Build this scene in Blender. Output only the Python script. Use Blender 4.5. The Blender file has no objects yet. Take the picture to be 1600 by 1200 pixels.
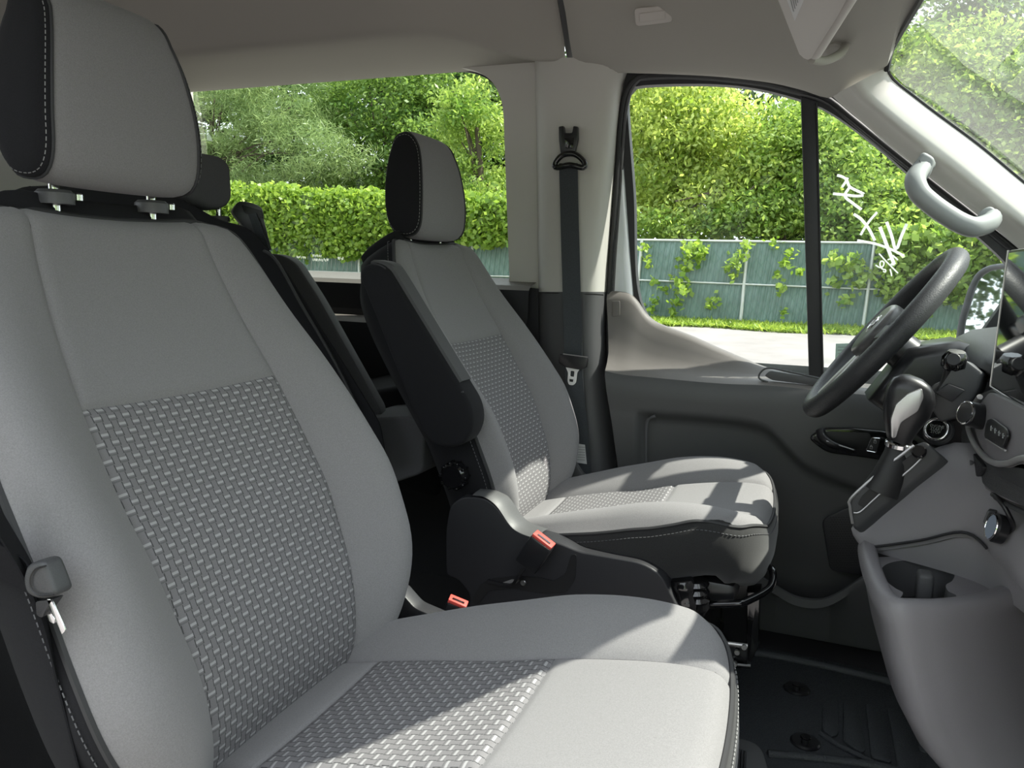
import bpy, bmesh, math, random
import numpy as np
from mathutils import Vector, Matrix
random.seed(7); RNG = np.random.default_rng(7)
C = bpy.context.scene.collection
SC = bpy.context.scene

# ------------------------------------------------------------------ camera
F = 1200.0
def _norm(v): return v / np.linalg.norm(v)
_Y = _norm(np.array([483., -170., F]))
_s = math.tan(math.radians(1.5)); _lo, _hi = -20000., 400.
for _ in range(100):
    _m = (_lo + _hi) / 2
    if (_m - 800) * _Y[0] + (-170 - _s * (1283 - _m)) * _Y[1] + F * _Y[2] > 0: _hi = _m
    else: _lo = _m
_X = -_norm(np.array([_m - 800, -170 - _s * (1283 - _m), F]))
_Z = np.cross(_X, _Y)
if _Z[1] > 0: _Z = -_Z
ROT = np.stack([_X, _Y, _Z])
CAM = np.array([0, 0, 1.53])
def P(px, py, y=None, x=None, z=None):
    """Point of the van on the sight line of a spot measured in the photograph, at a known lateral (y), forward (x) or height (z) plane."""
    d = ROT @ np.array([(px - 800) / F, (py - 600) / F, 1.])
    t = y / d[1] if y is not None else (x / d[0] if x is not None else (z - 1.53) / d[2])
    return CAM + d * t
cam = bpy.data.cameras.new('camera'); cam.sensor_width = 36; cam.lens = 27; cam.clip_start = .02; cam.clip_end = 500
camo = bpy.data.objects.new('camera', cam); C.objects.link(camo)
_m4 = Matrix([[ROT[i][0], -ROT[i][1], -ROT[i][2], CAM[i]] for i in range(3)] + [[0, 0, 0, 1]])
camo.matrix_world = _m4; SC.camera = camo

# ------------------------------------------------------------------ light and exposure
SUN_A, SUN_B = .76, .22          # horizontal sun components forward / to the left for one unit of height
world = bpy.data.worlds.new('sky'); SC.world = world; world.use_nodes = True
_bg = world.node_tree.nodes['Background']; _bg.inputs[0].default_value = (.86, .93, 1.0, 1); _bg.inputs[1].default_value = 1.35
sun = bpy.data.lights.new('sun', 'SUN'); sun.energy = 5.5; sun.angle = math.radians(.6); sun.color = (1, .955, .87)
suno = bpy.data.objects.new('sun', sun); C.objects.link(suno)
suno.rotation_euler = Vector((SUN_A, SUN_B, 1)).to_track_quat('Z', 'Y').to_euler()
vs = SC.view_settings; vs.view_transform = 'Standard'; vs.look = 'None'; vs.gamma = 1; vs.use_curve_mapping = False; vs.exposure = .88
SC.cycles.max_bounces = 10; SC.cycles.diffuse_bounces = 5; SC.cycles.transparent_max_bounces = 24
SC.cycles.sample_clamp_indirect = 4; SC.cycles.caustics_reflective = False; SC.cycles.caustics_refractive = False

# ------------------------------------------------------------------ materials
MATS = {}
def nodes(name):
    m = bpy.data.materials.new(name); m.use_nodes = True; MATS[name] = m
    nt = m.node_tree; b = nt.nodes['Principled BSDF']
    return m, nt, b
def N(nt, t, **kw):
    n = nt.nodes.new(t)
    for k, v in kw.items():
        if k.startswith('i_'):
            key = k[2:]; key = int(key) if key.isdigit() else key
            n.inputs[key].default_value = v
        else: setattr(n, k, v)
    return n
def L(nt, a, b): nt.links.new(a, b)
def rgba(c): return (c[0], c[1], c[2], 1)
def ramp(nt, fac, stops):
    r = N(nt, 'ShaderNodeValToRGB'); L(nt, fac, r.inputs[0]); e = r.color_ramp.elements
    while len(e) < len(stops): e.new(.5)
    for el, (p, c) in zip(e, stops): el.position = p; el.color = rgba(c)
    return r.outputs[0]
def M(name, col, rough=.5, metal=0, grain=0, gscale=900, bump=.15, bdist=.0006, coat=0, spec=.5, mott=0, sheen=0):
    m, nt, b = nodes(name)
    b.inputs['Base Color'].default_value = rgba(col); b.inputs['Roughness'].default_value = rough
    b.inputs['Metallic'].default_value = metal; b.inputs['Coat Weight'].default_value = coat
    b.inputs['Specular IOR Level'].default_value = spec; b.inputs['Sheen Weight'].default_value = sheen
    tc = N(nt, 'ShaderNodeTexCoord')
    if mott:
        n2 = N(nt, 'ShaderNodeTexNoise', i_Scale=mott, i_Detail=5.0); L(nt, tc.outputs['Object'], n2.inputs['Vector'])
        L(nt, ramp(nt, n2.outputs['Fac'], [(.3, tuple(c * .82 for c in col)), (.7, tuple(min(1, c * 1.15) for c in col))]), b.inputs['Base Color'])
    if grain:
        n = N(nt, 'ShaderNodeTexNoise', i_Scale=float(gscale), i_Detail=3.0)
        L(nt, tc.outputs['Object'], n.inputs['Vector'])
        bp = N(nt, 'ShaderNodeBump', i_Strength=float(bump), i_Distance=float(bdist))
        L(nt, n.outputs['Fac'], bp.inputs['Height']); L(nt, bp.outputs[0], b.inputs['Normal'])
        if grain > 1:
            mx = N(nt, 'ShaderNodeMapRange', i_1=.35, i_2=.65, i_3=max(.05, rough - .12), i_4=min(1, rough + .12))
            L(nt, n.outputs['Fac'], mx.inputs[0]); L(nt, mx.outputs[0], b.inputs['Roughness'])
    return m
def fabric(name, col, var=.22, scale=1400, sheen=.12):
    m, nt, b = nodes(name); b.inputs['Roughness'].default_value = .92; b.inputs['Sheen Weight'].default_value = sheen
    b.inputs['Specular IOR Level'].default_value = .2
    tc = N(nt, 'ShaderNodeTexCoord')
    w1 = N(nt, 'ShaderNodeTexNoise', i_Scale=scale * .45, i_Detail=3.0)
    L(nt, tc.outputs['Object'], w1.inputs['Vector'])
    n1 = N(nt, 'ShaderNodeTexNoise', i_Scale=float(scale), i_Detail=2.0); L(nt, tc.outputs['Object'], n1.inputs['Vector'])
    mx = N(nt, 'ShaderNodeMath', operation='ADD'); L(nt, w1.outputs['Fac'], mx.inputs[0]); L(nt, n1.outputs['Fac'], mx.inputs[1])
    mh = N(nt, 'ShaderNodeMath', operation='MULTIPLY', i_1=.5); L(nt, mx.outputs[0], mh.inputs[0])
    L(nt, ramp(nt, mh.outputs[0], [(.25, tuple(c * (1 - var) for c in col)), (.75, tuple(c * (1 + var) for c in col))]), b.inputs['Base Color'])
    bp = N(nt, 'ShaderNodeBump', i_Strength=.25, i_Distance=.0006); L(nt, mh.outputs[0], bp.inputs['Height']); L(nt, bp.outputs[0], b.inputs['Normal'])
    return m
def weave(name, base, light, dark):
    """basket weave: rows of pale dashes, every other row shifted by half a pitch, grey floats between them (UV in metres)"""
    m, nt, b = nodes(name); b.inputs['Roughness'].default_value = .85; b.inputs['Specular IOR Level'].default_value = .25
    uv = N(nt, 'ShaderNodeUVMap'); sp = N(nt, 'ShaderNodeSeparateXYZ'); L(nt, uv.outputs[0], sp.inputs[0])
    PU, PV = .0205, .0100
    def mth(op, a, bb=None, cc=None):
        n = N(nt, 'ShaderNodeMath', operation=op)
        for i, q in enumerate((a, bb, cc)):
            if q is None: continue
            if isinstance(q, (int, float)): n.inputs[i].default_value = q
            else: L(nt, q, n.inputs[i])
        return n.outputs[0]
    rv = mth('DIVIDE', sp.outputs[1], PV); row = mth('FLOOR', rv); fv = mth('FRACT', rv)
    ru = mth('ADD', mth('DIVIDE', sp.outputs[0], PU), mth('MULTIPLY', row, .5)); fu = mth('FRACT', ru)
    dash = mth('MULTIPLY', mth('LESS_THAN', fu, .54), mth('LESS_THAN', mth('ABSOLUTE', mth('SUBTRACT', fv, .5)), .15))
    # three threads in each dash
    thr = mth('LESS_THAN', mth('FRACT', mth('MULTIPLY', fv, 7.0)), .78)
    dash = mth('MULTIPLY', dash, mth('ADD', .72, mth('MULTIPLY', thr, .28)))
    e1 = mth('LESS_THAN', mth('ABSOLUTE', mth('SUBTRACT', fu, .53)), .035)
    e2 = mth('LESS_THAN', mth('ABSOLUTE', mth('SUBTRACT', fu, .97)), .03)
    slit = mth('MULTIPLY', mth('MAXIMUM', e1, e2), mth('LESS_THAN', mth('ABSOLUTE', mth('SUBTRACT', fv, .5)), .46))
    under = mth('MULTIPLY', mth('LESS_THAN', fu, .50), mth('LESS_THAN', fv, .2)); under = mth('MULTIPLY', under, .35)
    fine = N(nt, 'ShaderNodeTexNoise', i_Scale=1800.0, i_Detail=2.0); L(nt, uv.outputs[0], fine.inputs['Vector'])
    c0 = ramp(nt, fine.outputs['Fac'], [(.3, tuple(c * .8 for c in base)), (.7, tuple(c * 1.2 for c in base))])
    m1 = N(nt, 'ShaderNodeMix', data_type='RGBA'); L(nt, dash, m1.inputs[0]); L(nt, c0, m1.inputs[6]); m1.inputs[7].default_value = rgba(light)
    m2 = N(nt, 'ShaderNodeMix', data_type='RGBA'); L(nt, mth('MAXIMUM', mth('MULTIPLY', slit, .9), under), m2.inputs[0]); L(nt, m1.outputs[2], m2.inputs[6]); m2.inputs[7].default_value = rgba(dark)
    L(nt, m2.outputs[2], b.inputs['Base Color'])
    h = mth('SUBTRACT', mth('MULTIPLY', dash, .6), mth('MULTIPLY', slit, 1.0))
    bp = N(nt, 'ShaderNodeBump', i_Strength=.5, i_Distance=.0012); L(nt, h, bp.inputs['Height']); L(nt, bp.outputs[0], b.inputs['Normal'])
    return m
def glass(name, tint, refl=1.0, haze=0.0):
    m = bpy.data.materials.new(name); m.use_nodes = True; MATS[name] = m; nt = m.node_tree; nt.nodes.clear()
    out = N(nt, 'ShaderNodeOutputMaterial'); tr = N(nt, 'ShaderNodeBsdfTransparent'); tr.inputs[0].default_value = rgba(tint)
    gl = N(nt, 'ShaderNodeBsdfGlossy'); gl.inputs['Roughness'].default_value = .0
    fr = N(nt, 'ShaderNodeFresnel', i_IOR=1.45); mu = N(nt, 'ShaderNodeMath', operation='MULTIPLY', i_1=refl); L(nt, fr.outputs[0], mu.inputs[0])
    mx = N(nt, 'ShaderNodeMixShader'); L(nt, mu.outputs[0], mx.inputs[0]); L(nt, tr.outputs[0], mx.inputs[1]); L(nt, gl.outputs[0], mx.inputs[2])
    if haze:
        df = N(nt, 'ShaderNodeBsdfTranslucent'); df.inputs[0].default_value = (1, 1, 1, 1)
        tc = N(nt, 'ShaderNodeTexCoord'); nz = N(nt, 'ShaderNodeTexNoise', i_Scale=3.0, i_Detail=4.0); L(nt, tc.outputs['Object'], nz.inputs['Vector'])
        mr = N(nt, 'ShaderNodeMapRange', i_1=.3, i_2=.75, i_3=haze * .5, i_4=haze * 1.5); L(nt, nz.outputs['Fac'], mr.inputs[0])
        m2 = N(nt, 'ShaderNodeMixShader'); L(nt, mr.outputs[0], m2.inputs[0]); L(nt, mx.outputs[0], m2.inputs[1]); L(nt, df.outputs[0], m2.inputs[2]); L(nt, m2.outputs[0], out.inputs[0])
    else: L(nt, mx.outputs[0], out.inputs[0])
    return m
def leafmat(name, c1, c2, trans=.45):
    m = bpy.data.materials.new(name); m.use_nodes = True; MATS[name] = m; nt = m.node_tree; nt.nodes.clear()
    out = N(nt, 'ShaderNodeOutputMaterial'); df = N(nt, 'ShaderNodeBsdfDiffuse'); tl = N(nt, 'ShaderNodeBsdfTranslucent')
    gl = N(nt, 'ShaderNodeBsdfGlossy'); gl.inputs['Roughness'].default_value = .35
    at = N(nt, 'ShaderNodeAttribute', attribute_name='tone')
    col = ramp(nt, at.outputs['Fac'], [(0, c1), (1, c2)])
    L(nt, col, df.inputs[0])
    hs = N(nt, 'ShaderNodeHueSaturation', i_Hue=.485, i_Saturation=1.1, i_Value=1.6); L(nt, col, hs.inputs['Color']); L(nt, hs.outputs[0], tl.inputs[0])
    mx = N(nt, 'ShaderNodeMixShader', i_0=trans); L(nt, df.outputs[0], mx.inputs[1]); L(nt, tl.outputs[0], mx.inputs[2])
    m2 = N(nt, 'ShaderNodeMixShader', i_0=.02); L(nt, mx.outputs[0], m2.inputs[1]); L(nt, gl.outputs[0], m2.inputs[2]); L(nt, m2.outputs[0], out.inputs[0])
    return m
GREY = fabric('grey_fabric', (.219, .213, .217)); CHAR = fabric('charcoal_fabric', (.013, .013, .015), .3, 1400, .03); SIDEF = fabric('dark_side_fabric', (.031, .031, .031), .35, 1200, .25)
WEAVE = weave('weave_fabric', (.188, .182, .188), (.37, .365, .37), (.055, .055, .057))
DKGREY = fabric('dark_grey_fabric', (.075, .075, .078))
THREAD = M('thread', (.25, .25, .25), .8); THREADK = M('dark_thread', (.10, .10, .105), .8); PIPE = M('piping_cord', (.03, .03, .032), .7)
HEADL = M('headliner_felt', (.40, .385, .35), .95, grain=1, gscale=700, bump=.25, bdist=.0008)
VISOR = M('visor_vinyl', (.56, .53, .50), .6, grain=1, gscale=900, bump=.1)
TRIML = M('light_trim', (.56, .55, .51), .55, grain=2, gscale=1500, bump=.1)
TRIMD = M('dark_trim', (.085, .086, .089), .5, grain=2, gscale=1300, bump=.3, bdist=.0005)
TRIMK = M('black_trim', (.022, .022, .025), .5, grain=2, gscale=1300, bump=.3, bdist=.0005)
DOORP = M('door_plastic', (.082, .083, .084), .5, grain=2, gscale=1200, bump=.3, bdist=.0005)
DOORL = M('door_upper_plastic', (.172, .160, .150), .55, grain=2, gscale=1200, bump=.3, bdist=.0005)
CONS = M('console_plastic', (.225, .215, .228), .5, grain=2, gscale=1100, bump=.35, bdist=.0006)
DASH = M('dash_plastic', (.05, .051, .054), .5, grain=2, gscale=1100, bump=.3, bdist=.0005)
GLOSSK = M('gloss_black', (.008, .008, .009), .12, coat=.4); SATK = M('satin_black', (.016, .016, .018), .32)
RUBBER = M('seal_rubber', (.012, .012, .013), .55); MATR = M('rubber_mat', (.042, .046, .052), .5, grain=2, gscale=420, bump=.9, bdist=.0015)
CARPET = M('carpet', (.035, .034, .036), .95, grain=1, gscale=900, bump=1, bdist=.003)
CHROME = M('chrome', (.75, .75, .76), .12, metal=1); STEEL = M('steel', (.62, .62, .63), .3, metal=1); SATIN = M('satin_silver', (.55, .54, .54), .35, metal=.7)
LEATH = M('wheel_leather', (.03, .031, .034), .48, grain=2, gscale=520, bump=.5, bdist=.001)
RED = M('red_plastic', (.72, .10, .08), .4); WHITE = M('white_plastic', (.8, .8, .8), .4); BODY = M('body_paint', (.62, .66, .70), .3, coat=.5)
WEBB = fabric('belt_webbing', (.058, .064, .070), .35, 900); WEBK = fabric('dark_webbing', (.010, .010, .012), .35, 900, 0); LABELW = M('label_paper', (.7, .7, .7), .6); GREYP = M('grey_print', (.28, .28, .28), .6)  # same webbing twice, bluish light and dark shade put into the colour
PALE = M('pale_plastic', (.27, .285, .28), .42)
MIRR = M('mirror_silver', (.85, .88, .86), .02, metal=1); SCREEN = M('screen_glass', (.004, .004, .005), .04, coat=1)
INK = leafmat('marker_ink', (.92, .93, .9), (.92, .93, .9), .5); GALV = M('galvanised', (.55, .57, .56), .45, metal=.4); SLAT = M('green_slat', (.14, .215, .192), .5, mott=3)
WIRE = M('green_wire', (.10, .2, .17), .5); BARK = M('bark', (.085, .065, .048), .9, mott=5)
GL_SIDE = glass('door_glass', (.93, .97, .95), .3); GL_REAR = glass('tinted_glass', (.84, .89, .82), .2); GL_WIND = glass('windshield_glass', (.92, .97, .94), .3, .02)
GL_QUART = glass('quarter_glass', (.90, .96, .94), .35, .012)

# ------------------------------------------------------------------ mesh helpers (all coordinates are world coordinates)
def base_of(o):
    v = np.zeros(3)
    while o is not None: v = v + np.array(o.location); o = o.parent
    return v
def mk(name, V, Fc, mat, parent=None, smooth=True, ang=38, uv=None, kind=None, label=None):
    V = np.asarray(V, float).reshape(-1, 3) - base_of(parent)
    me = bpy.data.meshes.new(name); me.from_pydata(V.tolist(), [], [tuple(int(i) for i in f) for f in Fc])
    if uv is not None:
        lay = me.uv_layers.new(name='UVMap'); li = np.zeros(len(me.loops), int); me.loops.foreach_get('vertex_index', li)
        lay.data.foreach_set('uv', np.asarray(uv, float)[li].ravel())
    if mat is not None: me.materials.append(mat)
    if smooth:
        me.polygons.foreach_set('use_smooth', [True] * len(me.polygons))
        if ang: me.set_sharp_from_angle(angle=math.radians(ang))
    me.update()
    o = bpy.data.objects.new(name, me); C.objects.link(o)
    if parent is not None: o.parent = parent
    if kind: o['kind'] = kind
    if label: o['label'] = label
    return o
def from_bm(name, bm, mat, parent=None, ang=38, **kw):
    bmesh.ops.recalc_face_normals(bm, faces=bm.faces)
    bm.verts.ensure_lookup_table(); bm.verts.index_update()
    V = [v.co[:] for v in bm.verts]; Fc = [[v.index for v in f.verts] for f in bm.faces]; bm.free()
    return mk(name, V, Fc, mat, parent, ang=ang, **kw)
def thing(name, label, cat, loc=(0, 0, 0), group=None, kind=None):
    o = bpy.data.objects.new(name, None); C.objects.link(o); o.location = Vector([float(c) for c in loc]); o.empty_display_size = .05
    if label: o['label'] = label
    if cat: o['category'] = cat
    if group: o['group'] = group
    if kind: o['kind'] = kind
    return o
def tag(o, label=None, cat=None, group=None, kind=None):
    for k, v in (('label', label), ('category', cat), ('group', group), ('kind', kind)):
        if v: o[k] = v
    return o
def cr(pts, n, closed=False):
    """Catmull-Rom resample to n points, even arc length"""
    p = np.asarray(pts, float); m = len(p)
    if closed: q = np.vstack([p[-1], p, p[0], p[1]]); segs = m
    else: q = np.vstack([2 * p[0] - p[1], p, 2 * p[-1] - p[-2]]); segs = m - 1
    out = []
    for i in range(segs):
        a, b, c, d = q[i:i + 4]
        for t in np.linspace(0, 1, 14, endpoint=False):
            out.append(.5 * ((2 * b) + (c - a) * t + (2 * a - 5 * b + 4 * c - d) * t * t + (-a + 3 * b - 3 * c + d) * t ** 3))
    out.append(p[0] if closed else p[-1]); out = np.array(out)
    s = np.r_[0, np.cumsum(np.linalg.norm(np.diff(out, axis=0), axis=1))]
    t = np.linspace(0, s[-1], n + 1)[:-1] if closed else np.linspace(0, s[-1], n)
    return np.stack([np.interp(t, s, out[:, k]) for k in range(out.shape[1])], 1)
def lin(pts, n):
    p = np.asarray(pts, float); s = np.r_[0, np.cumsum(np.linalg.norm(np.diff(p, axis=0), axis=1))]
    t = np.linspace(0, s[-1], n); return np.stack([np.interp(t, s, p[:, k]) for k in range(p.shape[1])], 1)
def spl(xs, ys):
    """smooth 1-D curve through points (monotone cubic)"""
    xs = np.asarray(xs, float); ys = np.asarray(ys, float)
    d = np.diff(ys) / np.diff(xs); m = np.r_[d[0], (d[1:] + d[:-1]) / 2, d[-1]]
    for i in range(len(d)):
        if d[i] == 0: m[i] = m[i + 1] = 0
    def f(x):
        x = np.clip(np.asarray(x, float), xs[0], xs[-1]); i = np.clip(np.searchsorted(xs, x) - 1, 0, len(d) - 1)
        h = xs[i + 1] - xs[i]; t = (x - xs[i]) / h
        return (2 * t ** 3 - 3 * t ** 2 + 1) * ys[i] + (t ** 3 - 2 * t ** 2 + t) * h * m[i] + (-2 * t ** 3 + 3 * t ** 2) * ys[i + 1] + (t ** 3 - t ** 2) * h * m[i + 1]
    return f
def grid_faces(r, c, cu=False, cv=False):
    out = []
    for i in range(r if cv else r - 1):
        for j in range(c if cu else c - 1):
            a = i * c + j; b = i * c + (j + 1) % c; i2 = (i + 1) % r
            out.append((a, b, i2 * c + (j + 1) % c, i2 * c + j))
    return out
def loft(name, rows, mat, parent=None, cu=False, cv=False, cap=False, thick=0, **kw):
    R_ = np.array(rows, float); r, c = R_.shape[:2]; V = R_.reshape(-1, 3); Fc = grid_faces(r, c, cu, cv)
    if cap: Fc += [tuple(range(c))[::-1], tuple(range((r - 1) * c, r * c))]
    o = mk(name, V, Fc, mat, parent, **kw)
    bm = bmesh.new(); bm.from_mesh(o.data); bmesh.ops.recalc_face_normals(bm, faces=bm.faces); bm.to_mesh(o.data); bm.free()
    if thick:
        md = o.modifiers.new('solid', 'SOLIDIFY'); md.thickness = thick; md.offset = 0
    return o
def box_bm(bm, c, s, bev=.003, seg=2, rot=None):
    r = bmesh.ops.create_cube(bm, size=1); vs_ = r['verts']
    for v in vs_: v.co = Vector((v.co.x * s[0], v.co.y * s[1], v.co.z * s[2]))
    es = list({e for v in vs_ for e in v.link_edges})
    if bev:
        rb = bmesh.ops.bevel(bm, geom=es, offset=min(bev, min(s) * .45), segments=seg, affect='EDGES', profile=.5)
        vs_ = list(set(rb['verts']) | {v for v in vs_ if v.is_valid})
    mt = Matrix.Translation(Vector([float(q) for q in c])) @ (rot.to_4x4() if rot else Matrix.Identity(4))
    for v in vs_: v.co = mt @ v.co
    return vs_
def box(name, c, s, mat, parent=None, bev=.003, seg=2, rot=None, **kw):
    bm = bmesh.new(); box_bm(bm, c, s, bev, seg, rot); return from_bm(name, bm, mat, parent, **kw)
def frame3(x, z):
    """rotation with columns x, y, z from an x direction and an approximate z direction"""
    x = Vector([float(c) for c in x]).normalized(); z = Vector([float(c) for c in z]); z = (z - x * z.dot(x)).normalized(); y = z.cross(x)
    return Matrix((x, y, z)).transposed()
def prism(name, loop, vec, mat, parent=None, bev=.004, seg=2, both=True, **kw):
    """outline loop extruded along vec, rim edges rounded"""
    bm = bmesh.new(); vec = np.asarray(vec, float)
    a = [bm.verts.new(p) for p in np.asarray(loop, float)]; b = [bm.verts.new(np.asarray(p, float) + vec) for p in loop]
    f1 = bm.faces.new(a); f2 = bm.faces.new(b[::-1]); n = len(a)
    for i in range(n): bm.faces.new((a[i], b[i], b[(i + 1) % n], a[(i + 1) % n]))
    bmesh.ops.recalc_face_normals(bm, faces=bm.faces)
    if bev:
        es = list(f1.edges) + (list(f2.edges) if both else [])
        bmesh.ops.bevel(bm, geom=es, offset=bev, segments=seg, affect='EDGES', profile=.5, clamp_overlap=True)
    return from_bm(name, bm, mat, parent, **kw)
def tube_vf(pts, r, n=8, closed=False, flat=None, up=(0, 0, 1)):
    p = np.asarray(pts, float); k = len(p)
    if closed: t = np.roll(p, -1, 0) - np.roll(p, 1, 0)
    else: t = np.gradient(p, axis=0)
    t /= np.maximum(np.linalg.norm(t, axis=1, keepdims=True), 1e-9)
    u = np.asarray(up, float)
    if abs(np.dot(u, t[0])) > .9: u = np.array([1., 0, 0])
    V = []; r = np.broadcast_to(np.asarray(r, float), (k,))
    for i in range(k):
        u = u - t[i] * np.dot(u, t[i]); u /= np.linalg.norm(u); w = np.cross(t[i], u)
        for j in range(n):
            a = 2 * math.pi * j / n
            V.append(p[i] + r[i] * (math.cos(a) * w * (flat or 1) + math.sin(a) * u))
    Fc = grid_faces(k, n, True, closed)
    if not closed: Fc += [tuple(range(n))[::-1], tuple(range((k - 1) * n, k * n))]
    return np.array(V), Fc
def tube(name, pts, r, mat, parent=None, n=8, closed=False, flat=None, up=(0, 0, 1), **kw):
    V, Fc = tube_vf(pts, r, n, closed, flat, up); return mk(name, V, Fc, mat, parent, ang=50, **kw)
def many(name, vfs, mat, parent=None, **kw):
    V = []; Fc = []; o = 0
    for v, f in vfs:
        V.append(np.asarray(v, float)); Fc += [tuple(i + o for i in q) for q in f]; o += len(v)
    return mk(name, np.vstack(V), Fc, mat, parent, **kw)
def ribbon(name, cen, wid, thick, mat, parent=None, **kw):
    """flat strap: centre line, width vector per point (or one), thickness along the cross product"""
    c = np.asarray(cen, float); w = np.broadcast_to(np.asarray(wid, float), c.shape); t = np.gradient(c, axis=0)
    nn = np.cross(t, w); nn /= np.linalg.norm(nn, axis=1, keepdims=True); nn *= thick / 2
    rows = [[c[i] - w[i] / 2 - nn[i], c[i] + w[i] / 2 - nn[i], c[i] + w[i] / 2 + nn[i], c[i] - w[i] / 2 + nn[i]] for i in range(len(c))]
    return loft(name, rows, mat, parent, cu=True, cap=True, ang=30, **kw)
def stitches(name, line, mat, parent, step=.0075, dash=.0046, r=.0008, kind='stuff'):
    p = np.asarray(line, float); s = np.r_[0, np.cumsum(np.linalg.norm(np.diff(p, axis=0), axis=1))]
    vf = []
    for a in np.arange(0, s[-1] - dash, step):
        q = np.array([[np.interp(a + d, s, p[:, k]) for k in range(3)] for d in (0, dash)]); vf.append(tube_vf(q, r, 4))
    return many(name, vf, mat, parent, kind=kind)
def disc_vf(c, n, r, h, seg=24, rim=.0):
    n = np.asarray(n, float); n = n / np.linalg.norm(n); u = np.cross(n, [0, 0, 1.]) if abs(n[2]) < .9 else np.cross(n, [1., 0, 0]); u /= np.linalg.norm(u); w = np.cross(n, u)
    rows = [(r, 0), (r, h - rim), (r - rim, h)] if rim else [(r, 0), (r, h)]
    V = [np.asarray(c, float) + n * hh + rr * (math.cos(2 * math.pi * j / seg) * u + math.sin(2 * math.pi * j / seg) * w) for rr, hh in rows for j in range(seg)]
    k = len(rows); Fc = grid_faces(k, seg, True) + [tuple(range(seg))[::-1], tuple(range((k - 1) * seg, k * seg))]
    return np.array(V), Fc
def disc(name, c, n, r, h, mat, parent=None, seg=24, rim=.0, **kw):
    v, f = disc_vf(c, n, r, h, seg, rim); return mk(name, v, f, mat, parent, ang=35, **kw)
def round_loop(pts, r, seg=5):
    """2-D or 3-D polygon with rounded corners; r scalar or per-corner"""
    p = np.asarray(pts, float); n = len(p); r = np.broadcast_to(np.asarray(r, float), (n,)); out = []
    for i in range(n):
        a, b, c = p[i - 1], p[i], p[(i + 1) % n]; l1 = np.linalg.norm(a - b); l2 = np.linalg.norm(c - b); q = min(r[i], l1 * .48, l2 * .48)
        s, e = b + (a - b) / l1 * q, b + (c - b) / l2 * q
        if q <= 1e-9: out.append(b); continue
        for t in np.linspace(0, 1, seg + 1): out.append((1 - t) ** 2 * s + 2 * t * (1 - t) * b + t * t * e)
    return np.array(out)
def pxloop(pts, y, r=0, seg=5):
    """rounded outline measured in the photograph, laid on the plane y"""
    q = round_loop(pts, r, seg) if np.any(np.asarray(r) > 0) else np.asarray(pts, float)
    return np.array([P(a, b, y=y) for a, b in q])
def ring(name, outer, inner, mat, parent=None, vec=None, n=160, **kw):
    """band between two closed outlines (resampled by arc from the nearest start), optionally thick along vec"""
    def rs(l): l = np.vstack([l, l[0]]); return lin(l, n + 1)[:-1]
    o_, i_ = rs(np.asarray(outer, float)), rs(np.asarray(inner, float))
    k = np.argmin(np.linalg.norm(i_ - o_[0], axis=1)); i_ = np.roll(i_, -k, 0)
    if np.linalg.norm(i_[n // 4] - o_[n // 4]) > np.linalg.norm(i_[-n // 4] - o_[n // 4]): i_ = np.roll(i_[::-1], 1, 0)
    if vec is None: rows = [o_, i_]; return loft(name, rows, mat, parent, cu=True, **kw)
    v = np.asarray(vec, float); rows = [o_, i_, i_ + v, o_ + v]
    return loft(name, rows, mat, parent, cu=True, cv=True, ang=30, **kw)
# ------------------------------------------------------------------ van shell (the setting)
def S(name): return thing(name, None, None, (0, 0, 0), kind='structure')
floor = mk('floor', [(-3.3, .33, .62), (1.2, .33, .62), (1.2, 2.04, .62), (-3.3, 2.04, .62)], [(0, 1, 2, 3)], CARPET, kind='structure', smooth=False)
# left wall: window trims, sills, lower panels
wl = S('wall_left')
yT = 2.03
w1 = pxloop([(262, 119), (784, 103), (797, 464), (270, 425)], yT, [22, 80, 34, 30], 9)
o1 = np.array([P(a, b, y=yT) for a, b in [(235, 60), (846, 60), (846, 475), (235, 440)]])
ring('window_trim', o1, w1, TRIML, wl, (0, .045, 0), 200)
w2 = np.array([[x, yT, z] for x, _, z in round_loop([(-3.26, 0, 2.07), (-3.0, 0, 2.075), (-3.0, 0, 1.47), (-3.26, 0, 1.47)], .06, 6)])
ring('window_trim', [(-3.3, yT, 2.2), (-1.98, yT, 2.2), (-1.98, yT, 1.44), (-3.3, yT, 1.44)], w2, TRIML, wl, (0, .045, 0), 120)
def window(nm, loop, mat):
    w = S(nm); cen = loop.mean(0); ins = cen + (loop - cen) * .992; ins2 = cen + (loop - cen) * .975
    sh = np.array([0, .035, 0])
    mk('glass_pane', loop + np.array([0, .05, 0]), [tuple(range(len(loop)))], mat, w, smooth=False)
    ring('window_gasket', cen + (loop - cen) * 1.004 + sh * .9, ins + sh * .9, RUBBER, w, (0, .012, 0), 160)
    return w
win1 = window('window_1', w1, GL_REAR); win2 = window('window_2', w2, GL_REAR)
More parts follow.
